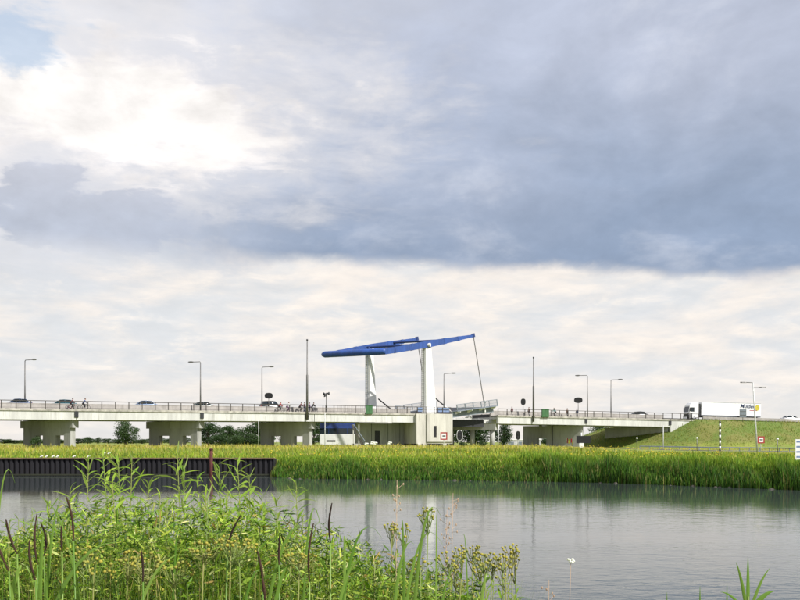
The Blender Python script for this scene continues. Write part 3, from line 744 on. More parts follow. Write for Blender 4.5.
small_post(697, 438.6, 'small white capped post left of the banded pole')
small_post(777.5, 439.5, 'small white capped post right of the white lamp pole', 106)
small_post(637, 438.6, 'small white capped post in the shade under the right span', 125)
small_post(663.3, 425.5, 'thin tall pale pole in front of the bridge wing wall', 128, False, .06)
small_post(498.4, 424.5, 'thin tall pale pole next to the raised leaf', 140, False, .07)
small_post(325.0, 413, 'thin pale pole in front of the parked coach', 125, False, .05)
small_post(258.6, 420, 'thin pale pole beside the third bridge pier', 140, False, .05)

def dark_board():
    d = 132; c = P(583.5, 439.6, d); zb = lz(c.x, c.y) - .1; s = d / F; z = c.z - zb
    r = root('notice_board', 'black rectangular board on a white post beside the pier right of the drawbridge', 'sign', (c.x, c.y, zb))
    MB().tube([(-.3, .1, 0), (-.3, .1, z + 7.0 * s)], .10, 8).build('post', 'pole_white', r, True, world=False)
    MB().box(-7 * s, 7 * s, -.03, .04, z - 3.6 * s, z + 3.8 * s).build('panel', 'black', r, world=False)
    MB().box(-.65, .05, -.1, .3, .0, .95).build('cable_box', 'sign_white', r, world=False)
dark_board()
def edge_sign():
    d = 57; c = P(795.4, 454, d); zb = lz(c.x + .8, c.y) - .1; s = d / F
    z0 = P(795, 469.5, d).z - zb; z1 = P(795, 439.2, d).z - zb
    r = root('shore_sign', 'white sign board with pale blue stripes at the right edge on the bank', 'sign', (c.x, c.y, zb)); w = 1.5
    for x in (.3, w - .3): MB().tube([(x, .09, 0), (x, .09, z1 - .1)], .05, 8).build('post', 'pole_white', r, True, world=False)
    p = MB().box(0, w, -.02, .03, z0, z1).build('panel', 'sign_white', r, world=False)
    for k in range(6):
        zz = z0 + (z1 - z0) * (k + .35) / 6; MB().box(.06, w - .06, -.025, -.0201, zz, zz + (z1 - z0) * .055).build('stripe', 'sign_blue', p, world=False)
edge_sign()
def guard_rail():
    pts = [P(px, py, d) for px, py, d in ((640, 446.5, 133), (680, 448.6, 127), (720, 449.6, 121), (760, 450.2, 117), (800, 450.8, 114), (860, 451.5, 110))]
    q = pts[0]; r = root('guard_rail', 'low grey steel guard rail along the foot of the embankment', 'guard rail', (q.x, q.y, lz(q.x, q.y)))
    m = MB(); secs = []
    for p in pts:
        z = lz(p.x, p.y) + .42; secs.append([(p.x, p.y - .04, z), (p.x, p.y + .04, z), (p.x, p.y + .04, z + .16), (p.x, p.y - .06, z + .08)])
    m.loft(secs); m.build('beam', 'grey_steel', r)
    for a, b in zip(pts[:-1], pts[1:]):
        for k in range(4):
            p = a.lerp(b, k / 4); z = lz(p.x, p.y); MB().box(p.x - .05, p.x + .05, p.y + .05, p.y + .13, z - .2, z + .56).build('post', 'grey_steel', r)
guard_rail()
def barrier_posts():
    for px, lb in ((688.3, 'left of the two dark stubby posts before the truck cab'), (691.3, 'right of the two dark stubby posts before the truck cab')):
        u = u_px(px, .6); q = B2(u, .6); zb = RT(u) - 1.4
        r = root('bollard', lb, 'bollard', (q.x, q.y, zb)); MB().tube([(0, 0, 0), (0, 0, 1.25), (0, 0, 1.4)], [.2, .2, .12], 10).build('shaft', 'dark_steel', r, True, world=False); MB().tube([(0, 0, 1.4), (0, 0, 1.5)], [.22, .22], 10).build('cap', 'black', r, world=False)
barrier_posts()

# ------------------------------------------------------------------ vehicles
def rsec(x, zb, zt, hw, hwt=None, r=.12):
    hwt = hwt or hw
    return [(x, -hw + r, zb), (x, hw - r, zb), (x, hw, zb + r), (x, hw * .995, (zb + zt) / 2), (x, hwt, zt - r), (x, hwt - r, zt), (x, -hwt + r, zt), (x, -hwt, zt - r), (x, -hw * .995, (zb + zt) / 2), (x, -hw, zb + r)]
WHEELS = {}
def wheel_meshes(rad, wid):
    k = (rad, wid)
    if k not in WHEELS:
        t = MB().tube([(0, -wid / 2, 0), (0, -wid * .35, 0), (0, wid * .35, 0), (0, wid / 2, 0)], [rad * .93, rad, rad, rad * .93], 20).mesh('tyre'); t.materials.append(MATS['tyre'])
        m = MB().tube([(0, -wid * .53, 0), (0, wid * .53, 0)], rad * .6, 14).mesh('rim'); m.materials.append(MATS['rim']); WHEELS[k] = (t, m)
    return WHEELS[k]
def wheel(parent, x, y, rad, wid):
    t, m = wheel_meshes(rad, wid); w = put('wheel', t, parent, (x, y, rad)); put('rim', m, w)
def car(px, v, colour, label, facing=1, tall=0.0, wagon=False):
    u = u_px(px, v); q = B2(u, v); p, th = path(u)
    r = root('car', label, 'car', (q.x, q.y, RT(u) - .995), th + (0 if facing > 0 else math.pi), 'cars on the bridge road')
    M = 'car_' + colour; t = tall
    secs = [rsec(-2.1, .42, .78, .70, .66), rsec(-2.0, .28, .95, .80, .76), rsec(-1.3, .22, .98 + t * .3, .86, .82), rsec(0, .22, .96 + t * .3, .87, .83), rsec(1.0, .22, .92 + t * .2, .86, .80), rsec(1.8, .28, .80, .80, .72), rsec(2.1, .36, .66, .68, .6)]
    MB().loft(secs).build('body', M, r, True, world=False)
    b0 = -1.95 if wagon else -1.6
    cs = [rsec(b0, .93, 1.0, .76, .70, .03), rsec(b0 + .45, .93, 1.38 + t, .77, .60), rsec(-.2, .93, 1.45 + t, .78, .60), rsec(.45, .93, 1.40 + t, .77, .60), rsec(1.25, .88, .96, .74, .66, .03)]
    cb = MB().loft(cs).build('cabin', 'glass', r, True, world=False)
    MB().loft([rsec(b0 + .40, 1.36 + t, 1.41 + t, .58, .55, .02), rsec(-.2, 1.42 + t, 1.485 + t, .60, .56, .02), rsec(.5, 1.37 + t, 1.43 + t, .58, .55, .02)]).build('roof', M, cb, True, world=False)
    for s in (-1, 1):
        MB().tube([(-.25, s * .80, .95), (-.22, s * .63, 1.42 + t)], .045, 5).build('pillar', M, cb, world=False)
        MB().tube([(b0 + .1, s * .77, .96), (b0 + .5, s * .61, 1.38 + t)], .07, 5).build('pillar', M, cb, world=False)
        MB().tube([(1.2, s * .72, .93), (.48, s * .61, 1.40 + t)], .045, 5).build('pillar', M, cb, world=False)
        for x in (-1.3, 1.3): wheel(r, x, s * .76, .31, .2)
        MB().ball((1.93, s * .56, .68), .13, .16, .09).build('headlight', 'lamp_glass', r, world=False)
        MB().box(-2.08, -1.98, s * .62 - .14, s * .62 + .14, .68, .86).build('tail_light', 'red_paint', r, world=False)
        MB().ball((.75, s * .93, 1.0), .06, .10, .08).build('mirror', M, r, world=False)
car(18, 6.8, 'navy', 'dark blue car at the far left end of the bridge', -1)
car(63, 6.8, 'teal', 'teal car behind the leftmost cyclists', -1)
car(144, 6.8, 'silver_blue', 'light blue car between the first two bridge piers', -1, .05)
car(201, 6.8, 'grey_green', 'grey green car behind the second street lamp', -1)
car(271.5, 4.6, 'charcoal', 'tall dark grey car under the wide oval signal board', 1, .25, True)
car(638, 6.8, 'charcoal', 'black car on the right part of the bridge', -1)
car(791, 5.2, 'white', 'white car on the embankment road at the right edge', 1)

def truck():
    v = 6.6; uA = u_px(685.5, v); uB = uA + 16.6
    a = B2(uA, v); b = B2(uB, v); th = math.atan2(a.y - b.y, a.x - b.x); zb = RT((uA + uB) / 2) - .995
    k = (757.5 - 685.5) / ((b.x / b.y - a.x / a.y) * F)
    r = root('articulated_truck', 'white articulated lorry with plain box trailer on the embankment road', 'truck', (a.x, a.y, zb), th)
    slope = math.atan2(RT(uA) - RT(uB), 16.6); r.rotation_euler = (0, -slope, th)
    T = 'truck_white'; X = 0.0     # local +x is forward, nose at x=0
    secs = [rsec(-.02, .45, 1.5, 1.14, 1.14, .1), rsec(-.12, .32, 2.0, 1.23, 1.22), rsec(-.35, .32, 3.25, 1.25, 1.2), rsec(-.8, .40, 3.75, 1.25, 1.18), rsec(-1.6, .5, 3.92, 1.25, 1.2), rsec(-2.3, .5, 3.92, 1.25, 1.2)]
    cab = MB().loft(secs).build('cab', T, r, world=False)
    MB().add([], []) 
    m = MB(); m.add([(-.115, -1.08, 1.75), (-.115, 1.08, 1.75), (-.33, 1.06, 2.95), (-.33, -1.06, 2.95), (-.065, -1.08, 1.75), (-.065, 1.08, 1.75), (-.28, 1.06, 2.95), (-.28, -1.06, 2.95)], MB.BF); m.build('windscreen', 'glass', cab, world=False)
    MB().box(-.06, .03, -.9, .9, .75, 1.35).build('grille', 'black', cab, world=False)
    MB().box(-.3, .06, -1.22, 1.22, .28, .62).build('bumper', T, cab, world=False)
    for s in (-1, 1):
        MB().box(-1.35, -.55, s * 1.262 - .012, s * 1.262 + .012, 1.85, 2.75).build('side_window', 'glass', cab, world=False)
        MB().box(-1.5, -.48, s * 1.256 - .003, s * 1.256 + .003, .9, 1.84).build('door', T, cab, world=False)
        MB().box(-.45, -.25, s * 1.45 - .12, s * 1.45 + .12, 1.9, 2.7).build('mirror', 'black', cab, world=False)
        MB().box(-.05, .07, s * .98 - .16, s * .98 + .16, .66, .9).build('headlight', 'lamp_glass', cab, world=False)
        wheel(r, -1.35, s * 1.08, .5, .32); wheel(r, -4.9, s * 1.08, .5, .5)
        for x in (-11.6, -12.9, -14.2): wheel(r, x, s * 1.05, .48, .38)
        MB().box(-11.0, -6.3, s * 1.2 - .02, s * 1.2 + .02, .45, 1.0).build('side_guard', 'grey_steel', r, world=False)
    MB().box(-2.75, -2.32, -1.1, 1.1, .8, 3.6).build('cab_gap', 'dark_steel', r, world=False)
    MB().box(-16.2, -2.0, -.5, .5, .7, 1.0).build('chassis', 'dark_steel', r, world=False)
    tr = MB().box(-16.5, -2.95, -1.27, 1.27, 1.12, 4.0).build('trailer', T, r, world=False)
    MB().box(-16.45, -3.0, -1.25, 1.25, 1.0, 1.119).build('trailer_skirt', 'dark_steel', tr, world=False)
    for z in (1.14, 3.94): MB().box(-16.48, -2.97, 1.2701, 1.29, z, z + .05).build('trim', 'grey_steel', tr, world=False)
    for s in (-1, 1): MB().box(-16.53, -16.501, s * .62 - .55, s * .62 + .55, 1.2, 3.9).build('rear_door', T, tr, world=False)
    # lettering
    cu = bpy.data.curves.new('lettering', 'FONT'); cu.body = 'Mulder'; cu.size = 1.15; cu.shear = .25; cu.extrude = .006; cu.offset = .02
    tmp = bpy.data.objects.new('tmp', cu); COL.objects.link(tmp); bpy.context.view_layer.update()
    me = bpy.data.meshes.new_from_object(tmp.evaluated_get(bpy.context.evaluated_depsgraph_get())); bpy.data.objects.remove(tmp)
    me.materials.clear(); me.materials.append(MATS['cloth_jeans'])
    put('lettering', me, tr, (-11.7, 1.30, 2.95), (R_(90), 0, R_(180)))
    m = oval(MB(), (-15.65, 1.275, 3.05), (1, 0, 0), .5, .62, (0, 1, 0), .02, ex=2); m.build('logo_disc', 'yellow_paint', tr, world=False)
    MB().box(-15.6, -13.9, 1.2705, 1.283, 2.38, 2.52).build('logo_line', 'red_paint', tr, world=False)
    return k
TRK = truck()
print('truck px factor', TRK)

def coach():
    d = 172; a = P(319.5, 444, d); b = P(356.5, 444, d)
    zb = lz(a.x, a.y); L = b.x - a.x
    r = root('coach', 'white coach with dark blue roof band parked behind the bridge', 'bus', (a.x, a.y, zb), 0)
    W2 = 2.5; H = P(330, 422.6, d).z - zb
    bd = MB().loft([[(x, y0, .35), (x, y1, .35), (x, y1, H * .52), (x, y0, H * .52)] for x, y0, y1 in ((0, .15, W2 - .15), (.15, 0, W2), (L - .15, 0, W2), (L, .15, W2 - .15))]).build('body', 'coach_white', r, world=False)
    MB().box(.06, L - .06, .03, W2 - .03, H * .521, H * .76).build('window_band', 'glass', bd, world=False)
    MB().loft([[(x, y0, H * .761), (x, y1, H * .761), (x, y1 - .1, H), (x, y0 + .1, H)] for x, y0, y1 in ((0, .1, W2 - .1), (.3, 0, W2), (L - .3, 0, W2), (L, .1, W2 - .1))]).build('roof', 'coach_blue', bd, world=False)
    n = 4
    for i in range(1, n): MB().box(L * i / n - .04, L * i / n + .04, -.001, .029, H * .521, H * .76).build('window_post', 'coach_blue', bd, world=False)
    MB().box(1.4, 3.2, -.012, -.002, .9, 1.25).build('lettering_block', 'dark_steel', bd, world=False)
    for x in (1.6, L - 1.4): 
        for y in (.2, W2 - .2): wheel(r, x, y, .5, .3)
coach()

# ------------------------------------------------------------------ people and bicycles
def skin_mesh(name, verts, edges, rad, sub=1):
    me = bpy.data.meshes.new(name); me.from_pydata(verts, edges, []); me.update()
    o = bpy.data.objects.new('tmp', me); COL.objects.link(o)
    m = o.modifiers.new('skin', 'SKIN'); s = o.modifiers.new('sub', 'SUBSURF'); s.levels = sub; s.render_levels = sub
    for i, rr in enumerate(rad):
        sv = me.skin_vertices[0].data[i]; sv.radius = (rr, rr) if not hasattr(rr, '__len__') else rr; sv.use_root = (i == 0)
    bpy.context.view_layer.update()
    out = bpy.data.meshes.new_from_object(o.evaluated_get(bpy.context.evaluated_depsgraph_get())); bpy.data.objects.remove(o); out.name = name
    out.materials.clear(); out.shade_smooth(); return out
def joints(pose):
    if pose == 'cycle':
        return dict(pel=(0, 0, .98), chest=(.20, 0, 1.27), neck=(.30, 0, 1.47), head=(.36, 0, 1.62), top=(.37, 0, 1.72),
                    shl=(.26, .17, 1.42), shr=(.26, -.17, 1.42), ell=(.42, .24, 1.20), elr=(.42, -.24, 1.20), hal=(.63, .24, 1.06), har=(.63, -.24, 1.06),
                    hil=(.02, .10, .95), hir=(.02, -.10, .95), knl=(.38, .11, .78), knr=(.34, -.11, .60), anl=(.14, .12, .45), anr=(.12, -.12, .20), tol=(.30, .12, .42), tor=(.28, -.12, .16))
    return dict(pel=(0, 0, .95), chest=(.0, 0, 1.25), neck=(.02, 0, 1.49), head=(.04, 0, 1.63), top=(.04, 0, 1.74),
                shl=(0, .19, 1.42), shr=(0, -.19, 1.42), ell=(-.05, .25, 1.14), elr=(.06, -.25, 1.14), hal=(.06, .27, .88), har=(.16, -.26, .90),
                hil=(0, .09, .90), hir=(0, -.09, .90), knl=(.12, .1, .50), knr=(-.02, -.1, .48), anl=(.02, .1, .09), anr=(-.22, -.1, .12), tol=(.18, .1, .04), tor=(-.06, -.1, .05))
BODY = {}
def body_meshes(pose):
    if pose in BODY: return BODY[pose]
    J = joints(pose); keys = list(J); ix = {k: i for i, k in enumerate(keys)}
    E = [('pel', 'chest'), ('chest', 'neck'), ('neck', 'head'), ('head', 'top'), ('chest', 'shl'), ('chest', 'shr'), ('shl', 'ell'), ('shr', 'elr'), ('ell', 'hal'), ('elr', 'har'),
         ('pel', 'hil'), ('pel', 'hir'), ('hil', 'knl'), ('hir', 'knr'), ('knl', 'anl'), ('knr', 'anr'), ('anl', 'tol'), ('anr', 'tor')]
    rad = dict(pel=.13, chest=.15, neck=.055, head=.10, top=.075, shl=.065, shr=.065, ell=.042, elr=.042, hal=.035, har=.035, hil=.085, hir=.085, knl=.055, knr=.055, anl=.038, anr=.038, tol=.035, tor=.035)
    b = skin_mesh('body', [J[k] for k in keys], [(ix[a], ix[c]) for a, c in E], [rad[k] for k in keys])
    def sub(ks, es, grow):
        i2 = {k: i for i, k in enumerate(ks)}; return skin_mesh('garment', [J[k] for k in ks], [(i2[a], i2[c]) for a, c in es], [rad[k] + grow for k in ks])
    jk = sub(['pel', 'chest', 'shl', 'shr', 'ell', 'elr', 'hal', 'har'], [('pel', 'chest'), ('chest', 'shl'), ('chest', 'shr'), ('shl', 'ell'), ('shr', 'elr'), ('ell', 'hal'), ('elr', 'har')], .022)
    tr = sub(['pel', 'hil', 'hir', 'knl', 'knr', 'anl', 'anr'], [('pel', 'hil'), ('pel', 'hir'), ('hil', 'knl'), ('hir', 'knr'), ('knl', 'anl'), ('knr', 'anr')], .018)
    h = Vector(J['head']); hr = MB().ball(h + Vector((-.035, 0, .06)), .105, .095, .10, 10, 6).mesh('hair')
    nose = h + Vector((.10, 0, -.01))
    b.materials.append(MATS['skin']); hr.materials.append(MATS['hair']); hr.shade_smooth()
    BODY[pose] = (b, jk, tr, hr); return BODY[pose]
def person(loc, rz, pose, jacket, trousers, label, group=None, dz=0):
    b, jk, tr, hr = body_meshes(pose)
    r = root('person', label, 'person', loc, rz, group); put('body', b, r)
    for nm, me, c in (('jacket', jk, jacket), ('trousers', tr, trousers)):
        m2 = me.copy(); m2.materials.clear(); m2.materials.append(MATS['cloth_' + c]); put(nm, m2, r)
    put('hair', hr, r); return r
BIKE = {}
def bicycle(loc, rz, colour, label):
    r = root('bicycle', label, 'bicycle', loc, rz, 'bicycles ridden over the bridge')
    fr = MB()
    bb, st, hd, rw, fw = (.12, 0, .30), (-.03, 0, .88), (.56, 0, .86), (-.40, 0, .34), (.72, 0, .34)
    for p0, p1 in ((bb, st), (bb, hd), (st, hd), (bb, rw), (st, rw), (hd, fw)): fr.tube([p0, p1], .022, 6)
    fr.build('frame', colour, r, world=False)
    MB().tube([(.56, 0, .86), (.54, 0, 1.02), (.56, .1, 1.05), (.62, .27, 1.04)], .016, 6).tube([(.54, 0, 1.02), (.56, -.1, 1.05), (.62, -.27, 1.04)], .016, 6).build('handlebar', 'dark_steel', r, world=False)
    MB().loft([[(x, -w, z), (x, w, z), (x, w * .8, z + .05), (x, -w * .8, z + .05)] for x, w, z in ((-.16, .09, .90), (-.05, .08, .90), (.12, .03, .90))]).build('saddle', 'black', r, world=False)
    if 'w' not in BIKE:
        t = MB(); n = 22
        t.tube([(.33 * math.cos(2 * math.pi * i / n), 0, .33 * math.sin(2 * math.pi * i / n)) for i in range(n + 1)], .026, 6, False); t = t.mesh('tyre'); t.materials.append(MATS['tyre'])
        s = MB()
        for i in range(9): s.tube([(0, 0, 0), (.32 * math.cos(2 * math.pi * i / 9), 0, .32 * math.sin(2 * math.pi * i / 9))], .006, 4, False)
        s.tube([(0, -.04, 0), (0, .04, 0)], .03, 8); s = s.mesh('spokes'); s.materials.append(MATS['rim']); BIKE['w'] = (t, s)
    for x in (-.40, .72):
        w = put('wheel', BIKE['w'][0], r, (x, 0, .345)); put('spokes', BIKE['w'][1], w)
    MB().tube([(.12, -.12, .30), (.12, .12, .30)], .02, 6).box(.10, .30, .09, .19, .405, .425).box(.08, .26, -.19, -.09, .145, .165).build('pedals', 'dark_steel', r, world=False)
def cyclist(px, v, jacket, trousers, bikecol, who, facing=1):
    u = u_px(px, v); q = B2(u, v); p, th = path(u); z = RT(u) - 1.295; rz = th if facing > 0 else th + math.pi
    person((q.x, q.y, z), rz, 'cycle', jacket, trousers, 'person in %s cycling %s' % who)
    bicycle((q.x, q.y, z), rz, bikecol, 'bicycle under the person in %s' % who[0])
cyclist(70.5, 1.5, 'maroon', 'black', 'cloth_maroon', ('a maroon jacket', 'above the first pier, left of the pair'))
cyclist(83, 1.1, 'blue', 'black', 'dark_steel', ('a blue jacket', 'above the first pier, right of the pair'))
cyclist(279, 1.4, 'red', 'black', 'dark_steel', ('a red jacket', 'below the wide oval signal board'))
cyclist(287, 1.0, 'white', 'purple', 'dark_steel', ('a white top', 'just left of the tall left mast'))
cyclist(299.5, 1.6, 'maroon', 'black', 'dark_steel', ('a dark red top', 'behind the tall left mast'))
cyclist(312, 1.2, 'black', 'grey', 'dark_steel', ('black clothes', 'just right of the tall left mast'))
cyclist(555.5, 1.2, 'teal', 'black', 'dark_steel', ('a teal jacket', 'right of the green cabinet on the right span'), -1)
def walker(px, v, jacket, trousers, label, facing=1):
    u = u_px(px, v); q = B2(u, v); p, th = path(u); person((q.x, q.y, RT(u) - 1.295), th if facing > 0 else th + math.pi, 'walk', jacket, trousers, label)
walker(304.5, 1.0, 'purple', 'jeans', 'person in a purple jacket standing left of the tall left mast')
walker(309.5, 1.8, 'lilac', 'jeans', 'person in a lilac jacket standing right behind the tall left mast')
walker(512, 1.6, 'maroon', 'black', 'person in a maroon top walking just right of the raised leaf', -1)
walker(529, 1.6, 'grey', 'black', 'person in grey walking left of the right mast', -1)
walker(567.3, 1.5, 'black', 'black', 'person in black walking right of the teal cyclist', -1)
walker(577, 1.4, 'jeans', 'black', 'person in dark blue standing under the right oval signal board', -1)

# ------------------------------------------------------------------ sheet pile wall, mooring pile
def build_quay():
    x1 = -10.45; n = 84; w = .42; y = 71.0; zt = 1.42
    r = root('sheet_pile_wall', 'dark corrugated steel sheet pile wall along the left bank', 'wall', (x1 - n * w / 2, y, -1.0))
    prof = [(0, 0), (.06, 0), (.12, -.17), (.30, -.17), (.36, 0), (.42, 0)]
    m = MB(); m.loft([[(x, yy, z) for x, yy in prof] + [(x, yy + .03, z) for x, yy in prof[::-1]] for z in (0, zt + .9)])
    me = m.mesh('sheet_pile'); me.materials.append(MATS['sheet_pile'])
    for i in range(n): put('sheet_pile', me, r, (x1 - (i + 1) * w - r.location.x, 0, .1 + RNG.uniform(-.004, .004)))
    MB().box(x1 - n * w, x1 + .05, y - .26, y + .7, zt - .04, zt + .07).build('cap_beam', 'pile_cap', r)
    MB().box(x1 - n * w, x1, y - .215, y - .175, .04, .16).build('waling', 'pile_algae', r)
    MB().box(x1, x1 + .06, y - .2, y + 1.2, -1, zt - .05).build('end_plate', 'sheet_pile', r)
    c = P(211, 460, 69.6); p = root('mooring_pile', 'rusty red mooring pile standing before the sheet piling', 'pile', (c.x, c.y, -1.1)); zt = P(211, 450, 69.6).z + 1.1
    MB().tube([(0, 0, 0), (0.02, 0, zt)], .14, 14).build('shaft', 'rust', p, True, world=False); MB().tube([(.02, 0, zt), (.02, 0, zt + .06), (.02, 0, zt + .12)], [.17, .17, .10], 14).build('cap', 'rust', p, True, world=False)
build_quay()

# ------------------------------------------------------------------ grass and reeds on the far bank (stuff)
def blades(name, x, y, z, h, wid, cols, lean=.25, label=None, ztint=.0):
    n = len(x); a = RNG.uniform(0, 2 * np.pi, n); ca, sa = np.cos(a), np.sin(a)
    la = RNG.uniform(0, 2 * np.pi, n); ln = RNG.uniform(0, lean, n) * h; lx, ly = np.cos(la) * ln, np.sin(la) * ln
    V = np.zeros((n, 5, 3))
    V[:, 0] = np.stack([x - ca * wid, y - sa * wid, z - .05], -1); V[:, 1] = np.stack([x + ca * wid, y + sa * wid, z - .05], -1)
    mx, my, mz = x + lx * .35, y + ly * .35, z + h * .55
    V[:, 2] = np.stack([mx + ca * wid * .8, my + sa * wid * .8, mz], -1); V[:, 3] = np.stack([mx - ca * wid * .8, my - sa * wid * .8, mz], -1)
    V[:, 4] = np.stack([x + lx, y + ly, z + h * RNG.uniform(.9, 1.0, n)], -1)
    base = (np.arange(n) * 5)[:, None]
    L = np.concatenate([base + np.array([[0, 1, 2, 3]]), base + np.array([[3, 2, 4]])], 1).ravel()
    st = np.stack([np.arange(n) * 7, np.arange(n) * 7 + 4], -1).ravel(); tot = np.tile([4, 3], n)
    me = bpy.data.meshes.new(name); me.vertices.add(n * 5); me.vertices.foreach_set('co', V.ravel()); me.loops.add(len(L)); me.loops.foreach_set('vertex_index', L.astype(np.int32))
    me.polygons.add(2 * n); me.polygons.foreach_set('loop_start', st.astype(np.int32)); me.polygons.foreach_set('loop_total', tot.astype(np.int32))
    me.update(calc_edges=True)
    at = me.attributes.new('tint', 'FLOAT_COLOR', 'POINT')
    C = np.ones((n, 5, 4)); C[:, :, :3] = cols[:, None, :]
    at.data.foreach_set('color', C.ravel()); me.materials.append(MATS['blade'])
    o = bpy.data.objects.new(name, me); COL.objects.link(o); tag(o, label, 'grass', kind='stuff'); return o
def pick(n, pal, w=None, jit=.18):
    pal = np.array(pal); i = RNG.choice(len(pal), n, p=w); return pal[i] * RNG.uniform(1 - jit, 1 + jit, (n, 1)) * RNG.uniform(.92, 1.08, (n, 3))
def far_grass():
    # meadow, scattered evenly in the picture so that far rows stay dense
    n = 155000
    d = 1 / RNG.uniform(1 / 190, 1 / 56, n); pxx = RNG.uniform(-160, 1080, n); x = (pxx - 400) * d / F; y = d
    s = y - np.interp(x, SHX, SHY); z = land(x, y)
    ok = (s > np.where(x < -10.4, .75, 1.2)) & (z < 4.2) & ~((x > 30) & (y > 106) & (y < 129)); x, y, z, s = x[ok], y[ok], z[ok], s[ok]; n = len(x)
    patch = wob(x * .7, y * .9) + .5 * wob(x * 2.3, y * 2.1); far = sstep(85, 122, y)
    pal = pick(n, [(.17, .27, .022), (.26, .35, .028), (.36, .39, .045), (.09, .19, .016), (.42, .35, .11)], [.3, .28, .17, .15, .10], .3)
    dry = pick(n, [(.60, .46, .22), (.52, .43, .09), (.55, .45, .06)])
    band = wob(x * .18, y * .8) + .5 * wob(x * .5, y * 1.7)
    pal = pal * (1 - .38 * np.clip(band + .1, 0, 1))[:, None]
    f = np.clip(-.12 + .66 * far + .34 * patch - .25 * band, 0, .9)[:, None]; c = pal * (1 - f) + dry * f
    h = RNG.uniform(.16, .52, n) * (1 + .45 * patch + .25 * band) * np.where(x > 25, .75, 1)
    h = np.where(RNG.random(n) < .06, h * 1.7, h) * np.where((x > 24) & (y > 95), .5, 1)
    h = np.minimum(h, np.where(y < 76, .45, 9)) * np.where((x < -10.4) & (y < 74), .6, 1)
    blades('meadow_grass', x, y, z, h, RNG.uniform(.02, .045, n), c, .5, 'tall yellow green grass covering the far bank meadow')
    # reeds along the water
    n = 95000; pxx = RNG.uniform(268, 1150, n); dd = np.interp(pxx, [270, 300, 450, 600, 700, 800, 900, 1000, 1100, 1160], [69.3, 65.8, 63.2, 59.3, 54.6, 50, 46.5, 44.3, 42.2, 41]) + RNG.beta(1.2, 1.6, n) * 6.5 - .55
    x = (pxx - 400) * dd / F; y = dd; z = np.maximum(land(x, y), -.15); ok = x > -10.2; x, y, z, dd, pxx = x[ok], y[ok], z[ok], dd[ok], pxx[ok]; n = len(x)
    s = y - np.interp(x, SHX, SHY); clump = wob(x * 3.1, y * 2.3) + .6 * wob(x * 7, y * 5)
    cl_x = RNG.uniform(-10, 30, 46); cl_h = RNG.uniform(-.5, .75, 46); cw = RNG.uniform(.4, 1.3, 46)
    bump = (cl_h[None, :] * np.exp(-((x[:, None] - cl_x[None, :]) / cw[None, :]) ** 2)).sum(1).clip(-.55, .8)
    h = RNG.uniform(.28, .82, n) * (1 + bump) * (1 + .42 * clump + .45 * wob(x * .55, y * .6) + .2 * wob(x * 1.6, y)) * np.interp(s, [-.6, .5, 2.5, 6], [.75, 1.0, .55, .3]) + .1
    h = np.where(RNG.random(n) < .05, h * 1.45, h) * np.where(wob(x * 1.3, y * .4) < -.45, .6, 1)
    c = pick(n, [(.026, .075, .010), (.048, .125, .013), (.08, .18, .016), (.13, .24, .022), (.20, .19, .06)], [.25, .30, .23, .11, .11], .35)  # front rows tinted darker to stand in for shade at the reed base
    f = np.clip(sstep(1.2, 3.6, s) * .8 + .25 * clump * sstep(.3, 2, s), 0, .9)[:, None]; c = c * (1 - f) + pick(n, [(.20, .33, .026), (.30, .39, .04), (.13, .25, .02)]) * f
    blades('shore_reeds', x, y, z, h, RNG.uniform(.018, .035, n), c, .30, 'green reed fringe along the far waterline')
    # embankment
    n = 80000; x = RNG.uniform(38, 120, n); y = RNG.uniform(118, 215, n); z = land(x, y)
    ok = (z > 2.0); x, y, z = x[ok], y[ok], z[ok]; n = len(x)
    patch = wob(x * 1.1, y * 1.1) + .5 * wob(x * 3, y * 3)
    c = pick(n, [(.15, .25, .025), (.22, .29, .035), (.11, .20, .02), (.34, .30, .08)], [.35, .3, .2, .15]); f = np.clip(.12 + .7 * wob(x * .6, z * 6) + .35 * patch, 0, .85)[:, None]; c = (c * (1 - f) + np.array([.34, .31, .075]) * f) * .88
    blades('embankment_grass', x, y, z, RNG.uniform(.15, .45, n) * (1 + .6 * np.clip(patch, -.5, 1)), RNG.uniform(.025, .05, n), c, .7, 'rough green grass on the road embankment')
far_grass()
def meadow_flowers():
    m = MB(); n = 300
    for i in range(n):
        px = RNG.uniform(250, 860) if i % 3 else RNG.uniform(560, 720); d = RNG.uniform(66, 122); x = (px - 400) * d / F
        if d - np.interp(x, SHX, SHY) < 4 or (x > 30 and d > 105): continue
        z = lz(x, d) + RNG.uniform(.35, .62); r = RNG.uniform(.03, .07)
        for k in range(2): m.ball((x + RNG.uniform(-.1, .1), d + RNG.uniform(-.1, .1), z + RNG.uniform(-.08, .05)), r, r, r * .6, 5, 3)
    o = m.build('meadow_flowers', 'ragwort'); tag(o, 'yellow ragwort flowers scattered through the far meadow', 'flowers', kind='stuff')
meadow_flowers()

def shore_stones():
    m = MB(); pxs = RNG.uniform(278, 860, 45)
    for px in pxs:
        d = float(np.interp(px, [270, 300, 450, 600, 700, 800, 900], [69.3, 65.8, 63.2, 59.3, 54.6, 50, 46.5])) - .35 + RNG.uniform(-.35, .35); x = (px - 400) * d / F; r = RNG.uniform(.04, .13)
        m.ball((x, d, .0), r * RNG.uniform(1, 1.7), r, r * .7, 6, 4)
    o = m.build('shore_stones', 'stone'); tag(o, 'small pale stones along the far waterline', 'stones', kind='stuff')
shore_stones()

